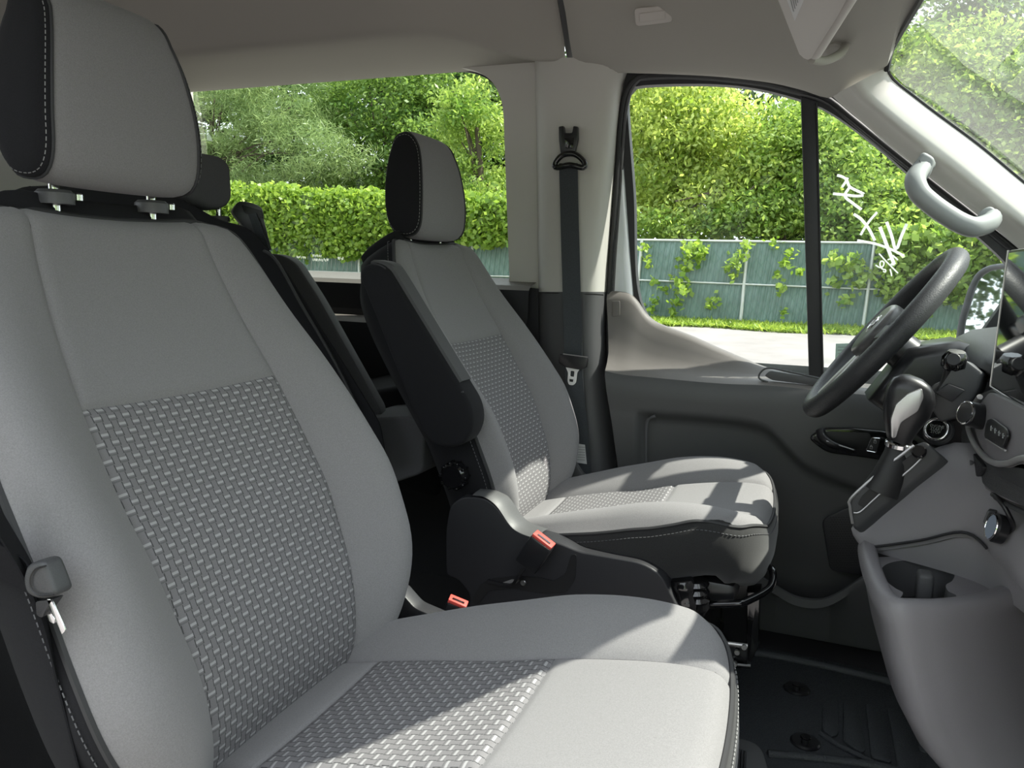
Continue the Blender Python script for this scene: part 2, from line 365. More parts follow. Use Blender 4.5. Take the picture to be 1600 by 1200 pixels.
# etched maker's mark on the pane, too fine to read
vf = []
for px0, px1, py, h in ((464, 478, 402, 3), (489, 503, 400, 3.5), (489, 513, 406, 3.5), (528, 538, 404, 4)):
    x = px0
    while x < px1:
        dx = random.uniform(.8, 1.8); y0 = py + random.uniform(-1, 1)
        vf.append(tube_vf(lin([P(x, y0 - h / 2, y=yT + .046), P(x + random.uniform(-.7, .7), y0 + h / 2, y=yT + .046)], 2), .0007, 4)); x += dx + .8
many('etched_mark', vf, INK, win1, kind='stuff')
prf = [(2.05, 1.500), (2.03, 1.492), (1.985, 1.482), (1.972, 1.470), (1.970, 1.455), (1.968, 1.395), (1.955, 1.378), (1.93, 1.372), (1.915, 1.36), (1.912, 1.345), (1.918, 1.2), (1.93, .95), (1.94, .62)]
sl = lambda x: (x + 1.2) * -.005
loft('sill_trim', [[(x, y, z + sl(x)) for y, z in prf[:4]] for x in np.linspace(-3.3, -.735, 12)], DOORL, wl, ang=25)  # light on the up-facing sill and shelf put into a paler plastic
loft('lower_trim', [[(x, y, z + sl(x)) for y, z in prf[3:7]] for x in np.linspace(-3.3, -.735, 12)], TRIMK, wl, ang=25)
loft('shelf_trim', [[(x, y, z + sl(x)) for y, z in prf[6:9]] for x in np.linspace(-3.3, -.735, 12)], DOORL, wl, ang=25)
loft('kick_trim', [[(x, y, z + sl(x)) for y, z in prf[8:]] for x in np.linspace(-3.3, -.735, 12)], TRIMK, wl, ang=25)
mk('corner_trim', [P(780, 444, y=2.015), P(850, 452, y=2.015), P(850, 760, y=1.99), P(700, 760, y=1.99), P(700, 430, y=2.015)], [(0, 1, 2, 3, 4)], TRIMK, wl, smooth=False)
loft('outer_skin', [[(x, y, z) for y, z in [(2.12, 1.44), (2.17, 1.3), (2.18, .9), (2.15, .2), (2.1, .1)]] for x in (-3.3, -.7)], BODY, wl, ang=30)
# B pillar
bp_ = S('trim_1')
def pill(rows, mat, nm):
    R_ = []
    for py, l, r in rows:
        w = r - l
        pts = [(l - 2, 2.035), (l + 1, 2.0), (l + .12 * w, 1.978), (l + .35 * w, 1.970), (l + .62 * w, 1.970), (l + .76 * w, 1.976), (l + .86 * w, 1.992), (l + .94 * w, 2.02), (r, 2.06)]
        R_.append(cr([P(a, py, y=b) for a, b in pts], 26))
    return loft(nm, R_, mat, bp_, ang=0)
pill([(90, 837, 990), (130, 838, 976), (200, 840, 968), (280, 841, 962), (360, 842, 956), (420, 843, 951), (456, 843, 949)], TRIML, 'pillar_upper')
pill([(456, 843, 949), (460, 842, 949), (520, 842, 948), (580, 843, 951), (650, 846, 957), (720, 850, 966), (800, 856, 976), (930, 864, 992)], TRIMD, 'pillar_lower')
mk('pillar_crease', *tube_vf([P(x, y, y=1.972) for x, y in ((840, 457), (870, 458), (900, 459), (930, 460), (943, 461))], .0015, 5), RUBBER, bp_)
prism('pillar_notch', [P(a, b, y=1.978) for a, b in ((866, 455), (872, 390), (876, 455))], (0, .01, 0), TRIML, bp_, .002)
prism('pillar_notch', [P(a, b, y=1.978) for a, b in ((905, 458), (908, 395), (912, 430), (914, 458))], (0, .01, 0), TRIMD, bp_, .002)
# ceiling
ce = S('ceiling')
YM = 1.185
def across(half): return half + [np.array([p[0], 2 * YM - p[1], p[2]]) for p in half[::-1][1:]]
cre = spl([-3.3, -1.2, -1.05, -.98, -.90, -.80, -.72, -.655], [1.845, 1.845, 1.85, 1.865, 1.895, 1.935, 1.965, 1.972])
def crz(x):
    f = spl([-3.3, -1.1, -1.0, -.92, -.82, -.74, -.655], [2.118, 2.118, 2.118, 2.108, 2.078, 2.060, 2.057]); return float(f(x))
rows = []
for x in np.r_[np.linspace(-3.3, -1.3, 8), np.linspace(-1.2, -.675, 26), -.662, -.656]:
    y0, z0 = float(cre(x)), crz(x); e = 0 if x < -.67 else (.003 if x < -.66 else .009)
    a = [np.array([x, 2.06, 2.072]), np.array([x, 2.02, 2.076 if x < -.98 else min(2.076, z0 + .016)])]
    a += [np.array([x, 2.02 + (y0 - 2.02) * f, a[1][2] + (z0 - a[1][2]) * f]) for f in (.35, .7, .92)]
    for dy, dz in ((-.004, .006), (-.010, .02), (-.022, .05), (-.05, .10), (-.10, .155), (-.2, .215), (-.36, .25), (YM - y0, .265)):
        a.append(np.array([x, y0 + dy, z0 + dz * (2.385 - z0) / .265 + e * .6]))
    a[2:] = [p + np.array([0, e, 0]) for p in a[2:]]
    rows.append(across(a))
loft('headliner_rear', rows, HEADL, ce, ang=0)
lip = [P(a, b, y=1.992) for a, b in ((898, 107), (930, 109), (970, 112), (1040, 114), (1120, 118), (1200, 127), (1250, 138), (1299, 151), (1345, 128), (1383, 106))]
lip = np.array(lip); lip[-2] = P(1345, 128, y=1.965); lip[-1] = P(1386, 104, y=1.925)
g = spl([-.7, -.45, -.25, -.1, .0, .08, .14], [.265, .255, .225, .165, .10, .045, .018]); rows = []
lp = cr(lip, 44)
for i, p in enumerate(lp):
    x = p[0]; G = float(g(x)); e = .009 if i == 0 else (.003 if i == 1 else 0)
    a = [p + np.array([0, .03, .012]), p + np.array([0, .008, -.001])]
    for dy, dz in ((0, 0), (-.012, .012), (-.03, .06), (-.06, .19), (-.10, .40), (-.16, .62), (-.26, .82), (-.42, .95), (YM - p[1], 1.0)):
        xx = x + (.0 if i < len(lp) - 6 else .0); a.append(np.array([xx, p[1] + dy + e, p[2] + dz * G + e * .6]))
    rows.append(across(a))
loft('headliner_front', rows, HEADL, ce, ang=0)
hz_rows = rows[-1]
loft('outer_roof', [[(x, y, z) for y, z in [(.30, 2.12), (.45, 2.36), (.8, 2.47), (1.185, 2.50), (1.57, 2.47), (1.92, 2.36), (2.07, 2.12)]] for x in (-3.3, -.45)] + [[(x, y, z) for x, y, z in [(.06, .36, 2.05), (.11, .5, 2.10), (.145, .8, 2.11), (.16, 1.185, 2.12), (.145, 1.57, 2.11), (.10, 1.87, 2.10), (.04, 2.01, 2.05)]]], BODY, ce, ang=0)
# blank cover on the headliner
def cover_pt(px, py): return P(px, py, y=1.885 + (py - 24) * .0006 + (px - 1022) * .0004)
c0 = thing('ceiling_cover', 'small rounded rectangular blanking cover on the ceiling above the driver door', 'cover', cover_pt(1022, 24))
nv = np.array([0, -.92, -.40])
ol = [cover_pt(a, b) for a, b in round_loop([(992, 12), (1050, 7), (1052, 34), (994, 41)], 7, 4)]
prism('cover_frame', ol, nv * .009, VISOR, c0, .003, 2)
prism('cover_insert', [np.array(cover_pt(a, b)) + nv * .0085 for a, b in round_loop([(1000, 20), (1041, 15), (1042, 29), (1001, 34)], 3, 3)], nv * .004, VISOR, c0, .0015, 2)
tube('seam_backing', cr([np.array([-.648, p[1] + .03, p[2] + .012]) for p in [rows[0][k] for k in range(0, len(rows[0]), 1)]], 80), .012, TRIMD, ce, 6)
# windshield and A pillar
wse = [(1386, 104, 1.94), (1391, 118, 1.96), (1402, 130, 1.972), (1425, 148, 1.98), (1460, 175, 1.985), (1530, 227, 1.995), (1600, 285, 2.0), (1700, 366, 2.01), (1800, 450, 2.02), (1900, 534, 2.03), (2000, 618, 2.04)]
dse = [(1299, 151, 1.995), (1318, 168, 2.0), (1337, 184, 2.003), (1362, 206, 2.006), (1390, 230, 2.01), (1470, 293, 2.015), (1547, 353, 2.02), (1640, 432, 2.03), (1740, 520, 2.04), (1840, 610, 2.05), (1940, 702, 2.055)]
A_ = cr([P(a, b, y=c) for a, b, c in wse], 56); B_ = cr([P(a, b, y=c) for a, b, c in dse], 56); rows = []
ap = S('trim_2')
for i in range(56):
    a, b = A_[i], B_[i]; inw = np.array([-.35, -.80, -.35]); row = []
    for f, h in ((0, -.004), (.012, .002), (.05, .012), (.15, .030), (.28, .050), (.38, .058), (.46, .054), (.56, .038), (.68, .024), (.82, .013), (.94, .005), (1, -.004), (1.04, -.02)):
        row.append(a + (b - a) * f + inw * h)
    rows.append(row)
loft('pillar_trim', rows, TRIML, ap, ang=0)
ws = S('window_3')
hdr = [P(1386, 104, y=1.925) + np.array([.004, 0, -.004])]
hl = [np.array([.118, 1.86, 2.03]), np.array([.145, 1.6, 2.035]), np.array([.165, YM, 2.045])]
topl = np.array([P(1388, 108, y=1.93)] + [P(1393, 82, y=1.90), P(1407, 55, y=1.80), P(1440, 0, y=1.6)])
tp = list(cr(topl, 12)); hx = tp[-1]
tp += [hx + np.array([.012, -.2, .006]), np.array([hx[0] + .018, YM, hx[2] + .008])]
topline = across([np.array(p) for p in tp])
n = len(topline); rows = [topline]
loft('header_trim', [lin(hz_rows, 60), lin(np.array(topline) + np.array([.004, 0, .004]), 60)], HEADL, ce, ang=0)
Ae = np.vstack([A_, A_[-1] + (A_[-1] - A_[-8]) * 1.1]); Ae = lin(Ae, 30) + np.array([.006, .006, 0])
c0_, c1_ = np.array(topline)[n // 2], np.array([1.10, YM, 1.25])
for k in range(2, 30):
    f = k / 29; E_ = Ae[k]; C_ = c0_ + (c1_ - c0_) * f + np.array([.35, 0, 1]) * .02 * math.sin(math.pi * f)
    rows.append([np.array([E_[0] + (C_[0] - E_[0]) * (1 - s * s), YM + s * (E_[1] - YM), E_[2] + (C_[2] - E_[2]) * (1 - s * s)]) for s in [(p[1] - YM) / (topline[0][1] - YM) for p in topline]])
# snap the left edge of the pane to the pillar line
loft('glass_pane', rows, GL_WIND, ws, ang=0)
tube('windshield_gasket', [p + np.array([-.003, 0, -.003]) for p in topline], .006, RUBBER, ws, 6)
tube('windshield_gasket', [p for p in A_], .0034, RUBBER, ws, 6)
# unseen mirror housing added at the header, shaped to shade the nearest cushion
rm = thing('shade_housing', 'unseen mirror housing at the windshield header, added and shaped to shade the nearest seat', 'mirror', (.2, YM, 2.0))
def onglass(y, d): return np.array([hx[0] + .012 + .76 * d, y, hx[2] - .003 - .65 * d])
prism('shade_panel', [onglass(y, d) for y, d in ((.70, -.01), (.84, .15), (.98, .235), (1.09, .33), (1.19, .33), (1.225, .05), (1.235, -.01))], np.array([-.65, 0, -.76]) * .03, TRIMK, rm, .008)
pv = thing('sun_visor', 'unseen passenger sun visor, added to keep sun off the nearest seat', 'sun visor', (.15, .75, 2.0))  # added unseen visor, tilted to keep sun off the near backrest
prism('visor_panel', [onglass(.48, .11) + np.array([-.02, 0, 0]), onglass(.98, .11) + np.array([-.02, 0, 0]), np.array([.0, .98, 2.03]), np.array([.0, .48, 2.03])], (.015, 0, .015), HEADL, pv, .006)
# grab handle on the A pillar
gh = thing('grab_handle', 'pale grey grab handle on the left windshield pillar', 'handle', P(1490, 300, y=1.93))
ghp = [(1447, 256, 1.955), (1440, 262, 1.94), (1430, 280, 1.90), (1436, 300, 1.885), (1452, 316, 1.882), (1475, 333, 1.882), (1500, 348, 1.885), (1522, 355, 1.89), (1544, 349, 1.92), (1552, 341, 1.95)]
tube('grip', cr([P(a, b, y=c) for a, b, c in ghp], 60), .0172, PALE, gh, 14, flat=1.25)
for (a, b, c), lp_ in (((1446, 258, 1.94), [(1424, 262), (1440, 238), (1460, 250), (1452, 276), (1428, 300), (1416, 290)]), ((1550, 340, 1.945), [(1530, 330), (1545, 322), (1562, 338), (1556, 352), (1528, 360), (1520, 352)])):
    prism('handle_mount', [P(x, y, y=1.955 if a < 1500 else 1.965) for x, y in round_loop(lp_, 8, 4)], (0, -.028, 0), PALE, gh, .007, 3, ang=60)
for q in ((1436, 268), (1429, 290)): pass
tube('mount_seam', [P(a, b, y=c) for a, b, c in ((1436, 250, 1.925), (1443, 262, 1.914), (1432, 283, 1.882))], .0008, TRIMD, gh, 4)
# sun visor
vz = thing('sun_visor', 'beige sun visor folded against the ceiling above the windshield corner', 'sun visor', P(1265, 60, y=1.68))
vl = [P(a, b, y=c) for a, b, c in ((1180, -84, 1.26), (1213, 0, 1.44), (1247, 84, 1.63), (1254, 93, 1.642), (1263, 96, 1.645), (1272, 91, 1.635), (1330, -2, 1.43), (1385, -90, 1.24))]
vn = np.cross(vl[1] - vl[4], vl[6] - vl[4]); vn /= np.linalg.norm(vn); vn *= -1 if vn[0] < 0 else 1
prism('visor_panel', vl, vn * .022, VISOR, vz, .006, 3, ang=60)
for v_ in ():pass
tube('visor_edge', cr([vl[5] + vn * .010, vl[6] + vn * .010, vl[7] + vn * .01], 20), .0125, VISOR, vz, 12)
lb = [(1228, -6), (1238, 12), (1244, 26), (1246, 28), (1258, 0), (1264, -14), (1275, -40), (1225, -40)]
def on_visor(px, py, off):
    d = P(px, py, y=1) - CAM; t = np.dot(vl[4] - vn * off - CAM, vn) / np.dot(d, vn); return CAM + d * t
lb_o = prism('warning_label', [on_visor(a, b, .0045) for a, b in ((1228, -6), (1242, 32), (1262, -14), (1290, -80), (1205, -80))], -vn * .001, LABELW, vz, 0, label='white printed warning label')
vf = []
for k in range(9):
    x0, y0 = 1232 + k * 3.0, -4.0; L0 = 26 - abs(k - 3) * 3.6
    vf.append(tube_vf(lin([on_visor(1228 + k * 3.6, -30 - k, .0062), on_visor(1240 + k * 2.2, 18 - k * 4.6, .0062)], 2), .0006, 4))
many('label_lines', vf, GREYP, lb_o, kind='stuff')
tube('visor_pivot', cr([P(a, b, y=c) for a, b, c in ((1268, 93, 1.65), (1288, 95, 1.69), (1306, 88, 1.74), (1318, 78, 1.78), (1322, 68, 1.82))], 20), .0085, HEADL, vz, 10)
disc('pivot_base', P(1308, 78, y=1.82), (-.3, -.5, -.6), .02, .012, HEADL, vz, 20, .004)

# driver door
dr = S('door_1')
inner = [(1000, 470), (990, 300), (980, 168), (983, 145), (1000, 134), (1100, 131), (1180, 138), (1255, 157), (1300, 177), (1362, 222), (1420, 272), (1500, 345), (1575, 415), (1610, 480), (1570, 610), (1400, 620), (1280, 602), (1200, 582), (1060, 530)]
outer = [(970, 470), (955, 300), (940, 168), (945, 110), (990, 98), (1100, 96), (1195, 103), (1285, 130), (1322, 150), (1375, 211), (1432, 260), (1512, 333), (1592, 405), (1640, 480), (1610, 650), (1400, 660), (1280, 650), (1190, 630), (1040, 590)]
IN = cr([P(a, b, y=2.052) for a, b in inner], 120, True); OU = cr([P(a, b, y=2.052) for a, b in outer], 120, True)
V = np.vstack([IN, OU, OU + np.array([0, .03, 0]), IN + np.array([0, .03, 0])]); Fc = []
for k in range(4): Fc += [(k * 120 + j, k * 120 + (j + 1) % 120, ((k + 1) % 4) * 120 + (j + 1) % 120, ((k + 1) % 4) * 120 + j) for j in range(120)]
wf = mk('window_frame', V, Fc, TRIMK, dr, ang=40)
gq = np.array([0, .018, 0])
gl1 = [(1258, 150), (1278, 600), (1190, 590), (1040, 540), (996, 480), (985, 300), (975, 165), (978, 138), (1000, 127), (1100, 124), (1190, 132)]
mk('door_glass', [P(a, b, y=2.068) for a, b in gl1], [tuple(range(len(gl1)))], GL_SIDE, dr, smooth=False)
gl2 = [(1268, 150), (1310, 172), (1370, 216), (1425, 266), (1505, 339), (1585, 410), (1620, 480), (1590, 630), (1400, 640), (1283, 620)]
qg = mk('quarter_glass', [P(a, b, y=2.068) for a, b in gl2], [tuple(range(len(gl2)))], GL_QUART, dr, smooth=False)
prism('divider_bar', [P(a, b, y=2.045) for a, b in ((1251, 150), (1276, 158), (1288, 600), (1264, 596))], (0, .03, 0), TRIMK, dr, .004)
tube('divider_edge', lin([P(1276, 160, y=2.044), P(1286, 596, y=2.044)], 4), .0025, RUBBER, dr, 6)
# chalk-pen handwriting on the outside of the quarter glass
def wr(a, b): return P(1240 + a / 5.455, 240 + b / 5.455, y=2.066)
strokes = [([(370, 185), (412, 196), (450, 222), (475, 280), (530, 312), (605, 350), (540, 362), (440, 352), (335, 342)], 2.2), ([(462, 205), (440, 245), (412, 288)], 2.0), ([(478, 285), (437, 360), (500, 420), (578, 478)], 2.3),
           ([(512, 515), (575, 560), (640, 640), (692, 742)], 2.3), ([(712, 500), (650, 570), (602, 640), (570, 695)], 2.0), ([(735, 625), (775, 730), (820, 850), (858, 945)], 2.7), ([(792, 582), (835, 700), (872, 818), (920, 700), (965, 598)], 2.4),
           ([(542, 740), (690, 768), (820, 812), (942, 872)], 2.0), ([(728, 852), (800, 930), (890, 1020)], 1.1), ([(698, 950), (735, 972), (762, 960), (770, 930), (748, 915), (735, 945), (758, 985), (785, 990), (780, 1012), (762, 1000)], 1.1),
           ([(800, 905), (830, 900), (850, 925), (830, 945), (860, 950)], 1.1), ([(845, 868), (870, 890), (888, 908)], 1.2), ([(822, 985), (832, 1020), (836, 1045)], 1.1)]
vf = []
for s_, w in strokes: vf.append(tube_vf(cr([wr(a, b) for a, b in s_], 24), w * .00165, 6, flat=.25, up=(1, 0, 0)))
many('pen_writing', vf, INK, qg, label='white handwritten marks on the quarter glass')
stk = prism('window_sticker', [P(a, b, y=2.066) for a, b in ((1306, 537), (1338, 536), (1336, 582), (1304, 580))], (0, -.0008, 0), M('sticker_film', (.45, .60, .53), .5), qg, 0)
many('sticker_lines', [tube_vf(lin([P(1309, y_, y=2.0645), P(1334, y_, y=2.0645)], 2), .0006, 4) for y_ in range(542, 580, 5)], GREYP, stk, kind='stuff')
# inner panel: one surface lofted along the door
hump = cr([P(a, b, y=2.045) for a, b in ((948, 456), (965, 456), (983, 460), (996, 472), (1008, 490), (1024, 504), (1045, 513), (1080, 526), (1120, 544), (1160, 561), (1195, 575), (1240, 587), (1290, 597), (1400, 612), (1500, 622), (1640, 650))], 90)
ledge = spl([-.55, -.48, -.40, -.2, -.1, 0, .2, .5], [1.275, 1.268, 1.266, 1.264, 1.268, 1.266, 1.262, 1.26])
crs = [P(a, b, y=1.94) for a, b in ((1002, 646), (1030, 648), (1110, 654), (1180, 664), (1200, 672), (1220, 692), (1245, 718), (1262, 731), (1300, 748), (1345, 765), (1420, 790), (1600, 850))]
zcr = spl([p[0] for p in crs], [p[2] for p in crs])
sd = spl([-.60, -.418, -.408, -.40, .6], [0, 0, .5, 1, 1])
rows = []
for h in hump:
    x = h[0]; zl = float(ledge(x)); zh = max(h[2], zl + .004); k = float(zcr(x)); s = float(sd(x)) * .022
    # rear edge of the panel leans with the pillar: shift rows sideways lower down
    def xx(z): return x
    f = (zh - zl)
    pr_ = [(2.062, zh - .004), (2.052, zh + .003), (2.038, zh), (2.030, zh - .08 * f - .004), (2.022, zl + .62 * f), (2.012, zl + .38 * f), (1.998, zl + .18 * f), (1.975, zl + .06 * f + .002), (1.958, zl + .002), (1.945, zl - .006), (1.937, zl - .02), (1.934, zl - .05),
           (1.9345, zl * .5 + k * .5 - .01), (1.936, k + .016), (1.938, k + .006), (1.944, k - .002), (1.938 + s * .75, k - .010), (1.938 + s, k - .018), (1.940 + s, k - .03), (1.95 + s * .6, (k + .86) / 2 - .02), (1.965 + s * .3, .86), (1.985, .80), (1.99, .62)]
    if s < .011: pr_[15] = (1.938, k - .002)
    rows.append([(xx(z), y, z) for y, z in pr_])
rows = np.array(rows)
# rear border follows the door seal seen in the photograph
bx = spl([.62, 1.059, 1.26, 1.45], [P(985, 960, y=1.97)[0], P(966, 700, y=1.97)[0], P(953, 575, y=1.99)[0], P(948, 460, y=2.03)[0]])
for i in range(10):
    w = (1 - i / 9) ** 1.5
    for j in range(rows.shape[1]):
        t_ = float(bx(rows[i, j, 2])); rows[i, j, 0] += (t_ - rows[0, j, 0]) * w if i else 0
for j in range(rows.shape[1]): rows[0, j, 0] = float(bx(rows[0, j, 2]))
i0 = 9
up = loft('upper_panel', rows[:, :10], DOORL, dr, ang=60)
lo = loft('door_panel', rows[:, 9:], DOORP, dr, ang=60)
edge = rows[0] + np.array([0, 0, 0]); loft('panel_edge', [edge, edge + np.array([-.004, .012, 0]), edge + np.array([-.004, .08, 0])], TRIMK, dr, ang=0)
gv = [P(a, b, y=1.9345) for a, b in ((1009, 760), (1009, 700), (1010, 665), (1014, 654), (1024, 650))]
tube('panel_groove', cr(gv, 20), .004, TRIMD, dr, 6)
prism('panel_clip', [P(a, b, y=2.024) for a, b in round_loop(((957, 470), (969, 470), (969, 493), (957, 495)), 2.5, 3)], (0, -.003, 0), DOORL, dr, .001)
# pull cup on the ledge
prism('pull_pocket', [P(a, b, y=1.955) for a, b in round_loop(((1194, 587), (1203, 579), (1270, 590), (1296, 598), (1286, 604), (1206, 594)), 4, 3)], (0, .012, 0), TRIMD, dr, .003)
tube('pocket_rim', cr([P(a, b, y=1.957) for a, b in ((1200, 597), (1186, 591), (1190, 580), (1202, 575), (1230, 580), (1275, 590), (1300, 597))], 34), .0026, DOORP, dr, 6)
# handle bezel, lever and lock switch
bz = thing('h', None, None); C.objects.unlink(bz); bpy.data.objects.remove(bz)
bzl = round_loop([(1262, 683), (1285, 667), (1330, 667), (1384, 672), (1440, 690), (1430, 722), (1385, 719), (1330, 711), (1290, 706)], [10, 12, 10, 12, 20, 20, 12, 14, 14], 4)
bezel = prism('handle_bezel', [P(a, b, y=1.934) for a, b in bzl], (0, -.012, 0), GLOSSK, dr, .005, 3, ang=60)
bzi = round_loop([(1270, 685), (1290, 674), (1360, 676), (1362, 700), (1330, 703), (1292, 698)], 7, 4)
prism('handle_recess', [P(a, b, y=1.9215) for a, b in bzi], (0, -.002, 0), RUBBER, bezel, .0008)
tube('door_handle', cr([P(a, b, y=c) for a, b, c in ((1282, 672, 1.92), (1284, 682, 1.912), (1292, 690, 1.902), (1306, 697, 1.898), (1335, 705, 1.906))], 30), np.linspace(.014, .006, 30), SATK, bezel, 10, flat=.7)
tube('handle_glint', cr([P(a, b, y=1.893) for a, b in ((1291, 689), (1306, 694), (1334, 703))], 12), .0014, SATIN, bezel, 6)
sw = prism('lock_switch', [P(a, b, y=1.921) for a, b in round_loop([(1362, 684), (1376, 685), (1369, 707), (1353, 704)], 2, 3)], (0, -.004, 0), TRIMK, bezel, .001)
tube('switch_rim', [P(a, b, y=1.9165) for a, b in round_loop([(1362, 684), (1376, 685), (1369, 707), (1353, 704)], 2, 3)], .0007, CHROME, sw, 4, closed=True)
for cx, cy in ((1367, 690), (1361, 699)):
    tube('lock_symbol', [P(cx + a, cy + b, y=1.9165) for a, b in ((-2, 2), (2, 2.4), (2.4, -.6), (-1.6, -1))], .0004, WHITE, sw, 4, closed=True)
    tube('lock_symbol', cr([P(cx + a, cy + b, y=1.9165) for a, b in ((-1.2, -1), (-.6, -3), (1, -3), (1.6, -1))], 8), .0004, WHITE, sw, 4)
# lower pocket and loudspeaker grille
pk = [(1130, 900), (1175, 897), (1205, 912), (1240, 932), (1275, 938), (1305, 930), (1345, 904), (1400, 870)]
r0 = cr([P(a, b, y=1.89) for a, b in pk], 30)
rows = [[p + np.array([0, .06, -.03]) for p in r0], [p + np.array([0, .014, -.004]) for p in r0], [p + np.array([0, .006, .002]) for p in r0], [p for p in r0], [p + np.array([0, -.002, -.02]) for p in r0], [p * np.array([1, 1, 0]) + np.array([.0, .03, .74]) for p in r0], [p * np.array([1, 1, 0]) + np.array([.0, .06, .635]) for p in r0]]
loft('door_pocket', rows, TRIMD, dr, ang=40)
sg_ = prism('speaker_grille', [P(a, b, y=1.945) for a, b in round_loop([(1284, 812), (1310, 798), (1400, 760), (1420, 890), (1335, 897), (1297, 890)], 9, 4)], (0, -.006, 0), TRIMK, dr, .003)
vf = []
for i in range(22):
    for j in range(15):
        a, b = 1298 + j * 4.2 + (i % 2) * 2.1, 808 + i * 3.7
        vf.append(disc_vf(P(a, b, y=1.9392), (0, -1, 0), .0021, .0006, 6))
many('grille_holes', vf, RUBBER, sg_, kind='stuff')
# door seal and painted door edge
sealp = [(975, 780), (966, 700), (957, 620), (951, 560), (950, 500), (953, 430), (957, 370), (962, 300), (966, 230), (970, 180), (976, 148), (988, 127), (1008, 117), (1060, 115), (1120, 118), (1190, 126), (1240, 138), (1290, 153), (1330, 184), (1390, 233), (1460, 289), (1540, 352), (1600, 402)]
sp_ = cr([P(a, b, y=2.042) for a, b in sealp], 110)
tube('door_seal', sp_, .0068, RUBBER, bp_, 8)
sp2 = cr([P(a + 7 if b > 120 and a < 1000 else a, b + (6 if a >= 1000 else 0), y=2.05) for a, b in sealp], 110)
tube('door_seal', sp2, .0055, TRIMD, bp_, 8)
loft('door_edge', [[P(a, y_, y=b) for a, b in ((x0, 2.06), (x0 + 5, 2.046), (x1 - 4, 2.046), (x1, 2.056))] for y_, x0, x1 in ((150, 962, 968), (200, 961, 972), (300, 957, 979), (400, 953, 986), (470, 950, 992), (560, 946, 1000))], BODY, dr, ang=0)
loft('door_skin', [[(x, y, z) for y, z in [(2.085, 1.30), (2.14, 1.25), (2.17, 1.1), (2.17, .8), (2.13, .3)]] for x in (-.6, .9)], BODY, dr, ang=30)

# right side of the body behind the camera (passenger door stands open) and rear end
wr_ = S('wall_right')
ring('window_trim', [(-3.3, .34, 2.2), (-.9, .34, 2.2), (-.9, .34, 1.44), (-3.3, .34, 1.44)], [(-3.0, .34, 2.07), (-1.1, .34, 2.07), (-1.1, .34, 1.48), (-3.0, .34, 1.48)], TRIML, wr_, (0, -.05, 0), 80)
box('lower_trim', (-2.1, .33, 1.03), (2.4, .05, .83), TRIMK, wr_); box('roof_rail', (-1.45, .325, 2.13), (3.7, .07, .16), TRIML, wr_, .01)
box('door_pillar', (-.86, .32, 1.36), (.14, .09, 1.48), TRIML, wr_, .02)
box('front_roof_rail', (-.2, .385, 2.05), (.70, .06, .07), TRIML, wr_, .015)
tube('windshield_pillar', lin([(.12, .43, 2.02), (1.0, .36, 1.27)], 6), .045, TRIML, wr_, 10)
box('wall_back', (-3.32, YM, 1.4), (.04, 1.75, 1.6), TRIMD, None, .01, kind='structure')
# inner rear bulkhead darkness comes from the seats; cowl and firewall close the front
fw = S('wall_front')
box('firewall', (.88, YM, .95), (.05, 1.70, .68), TRIMK, fw, .01); box('cowl', (1.1, YM, 1.22), (.28, 1.75, .04), TRIMK, fw, .01)
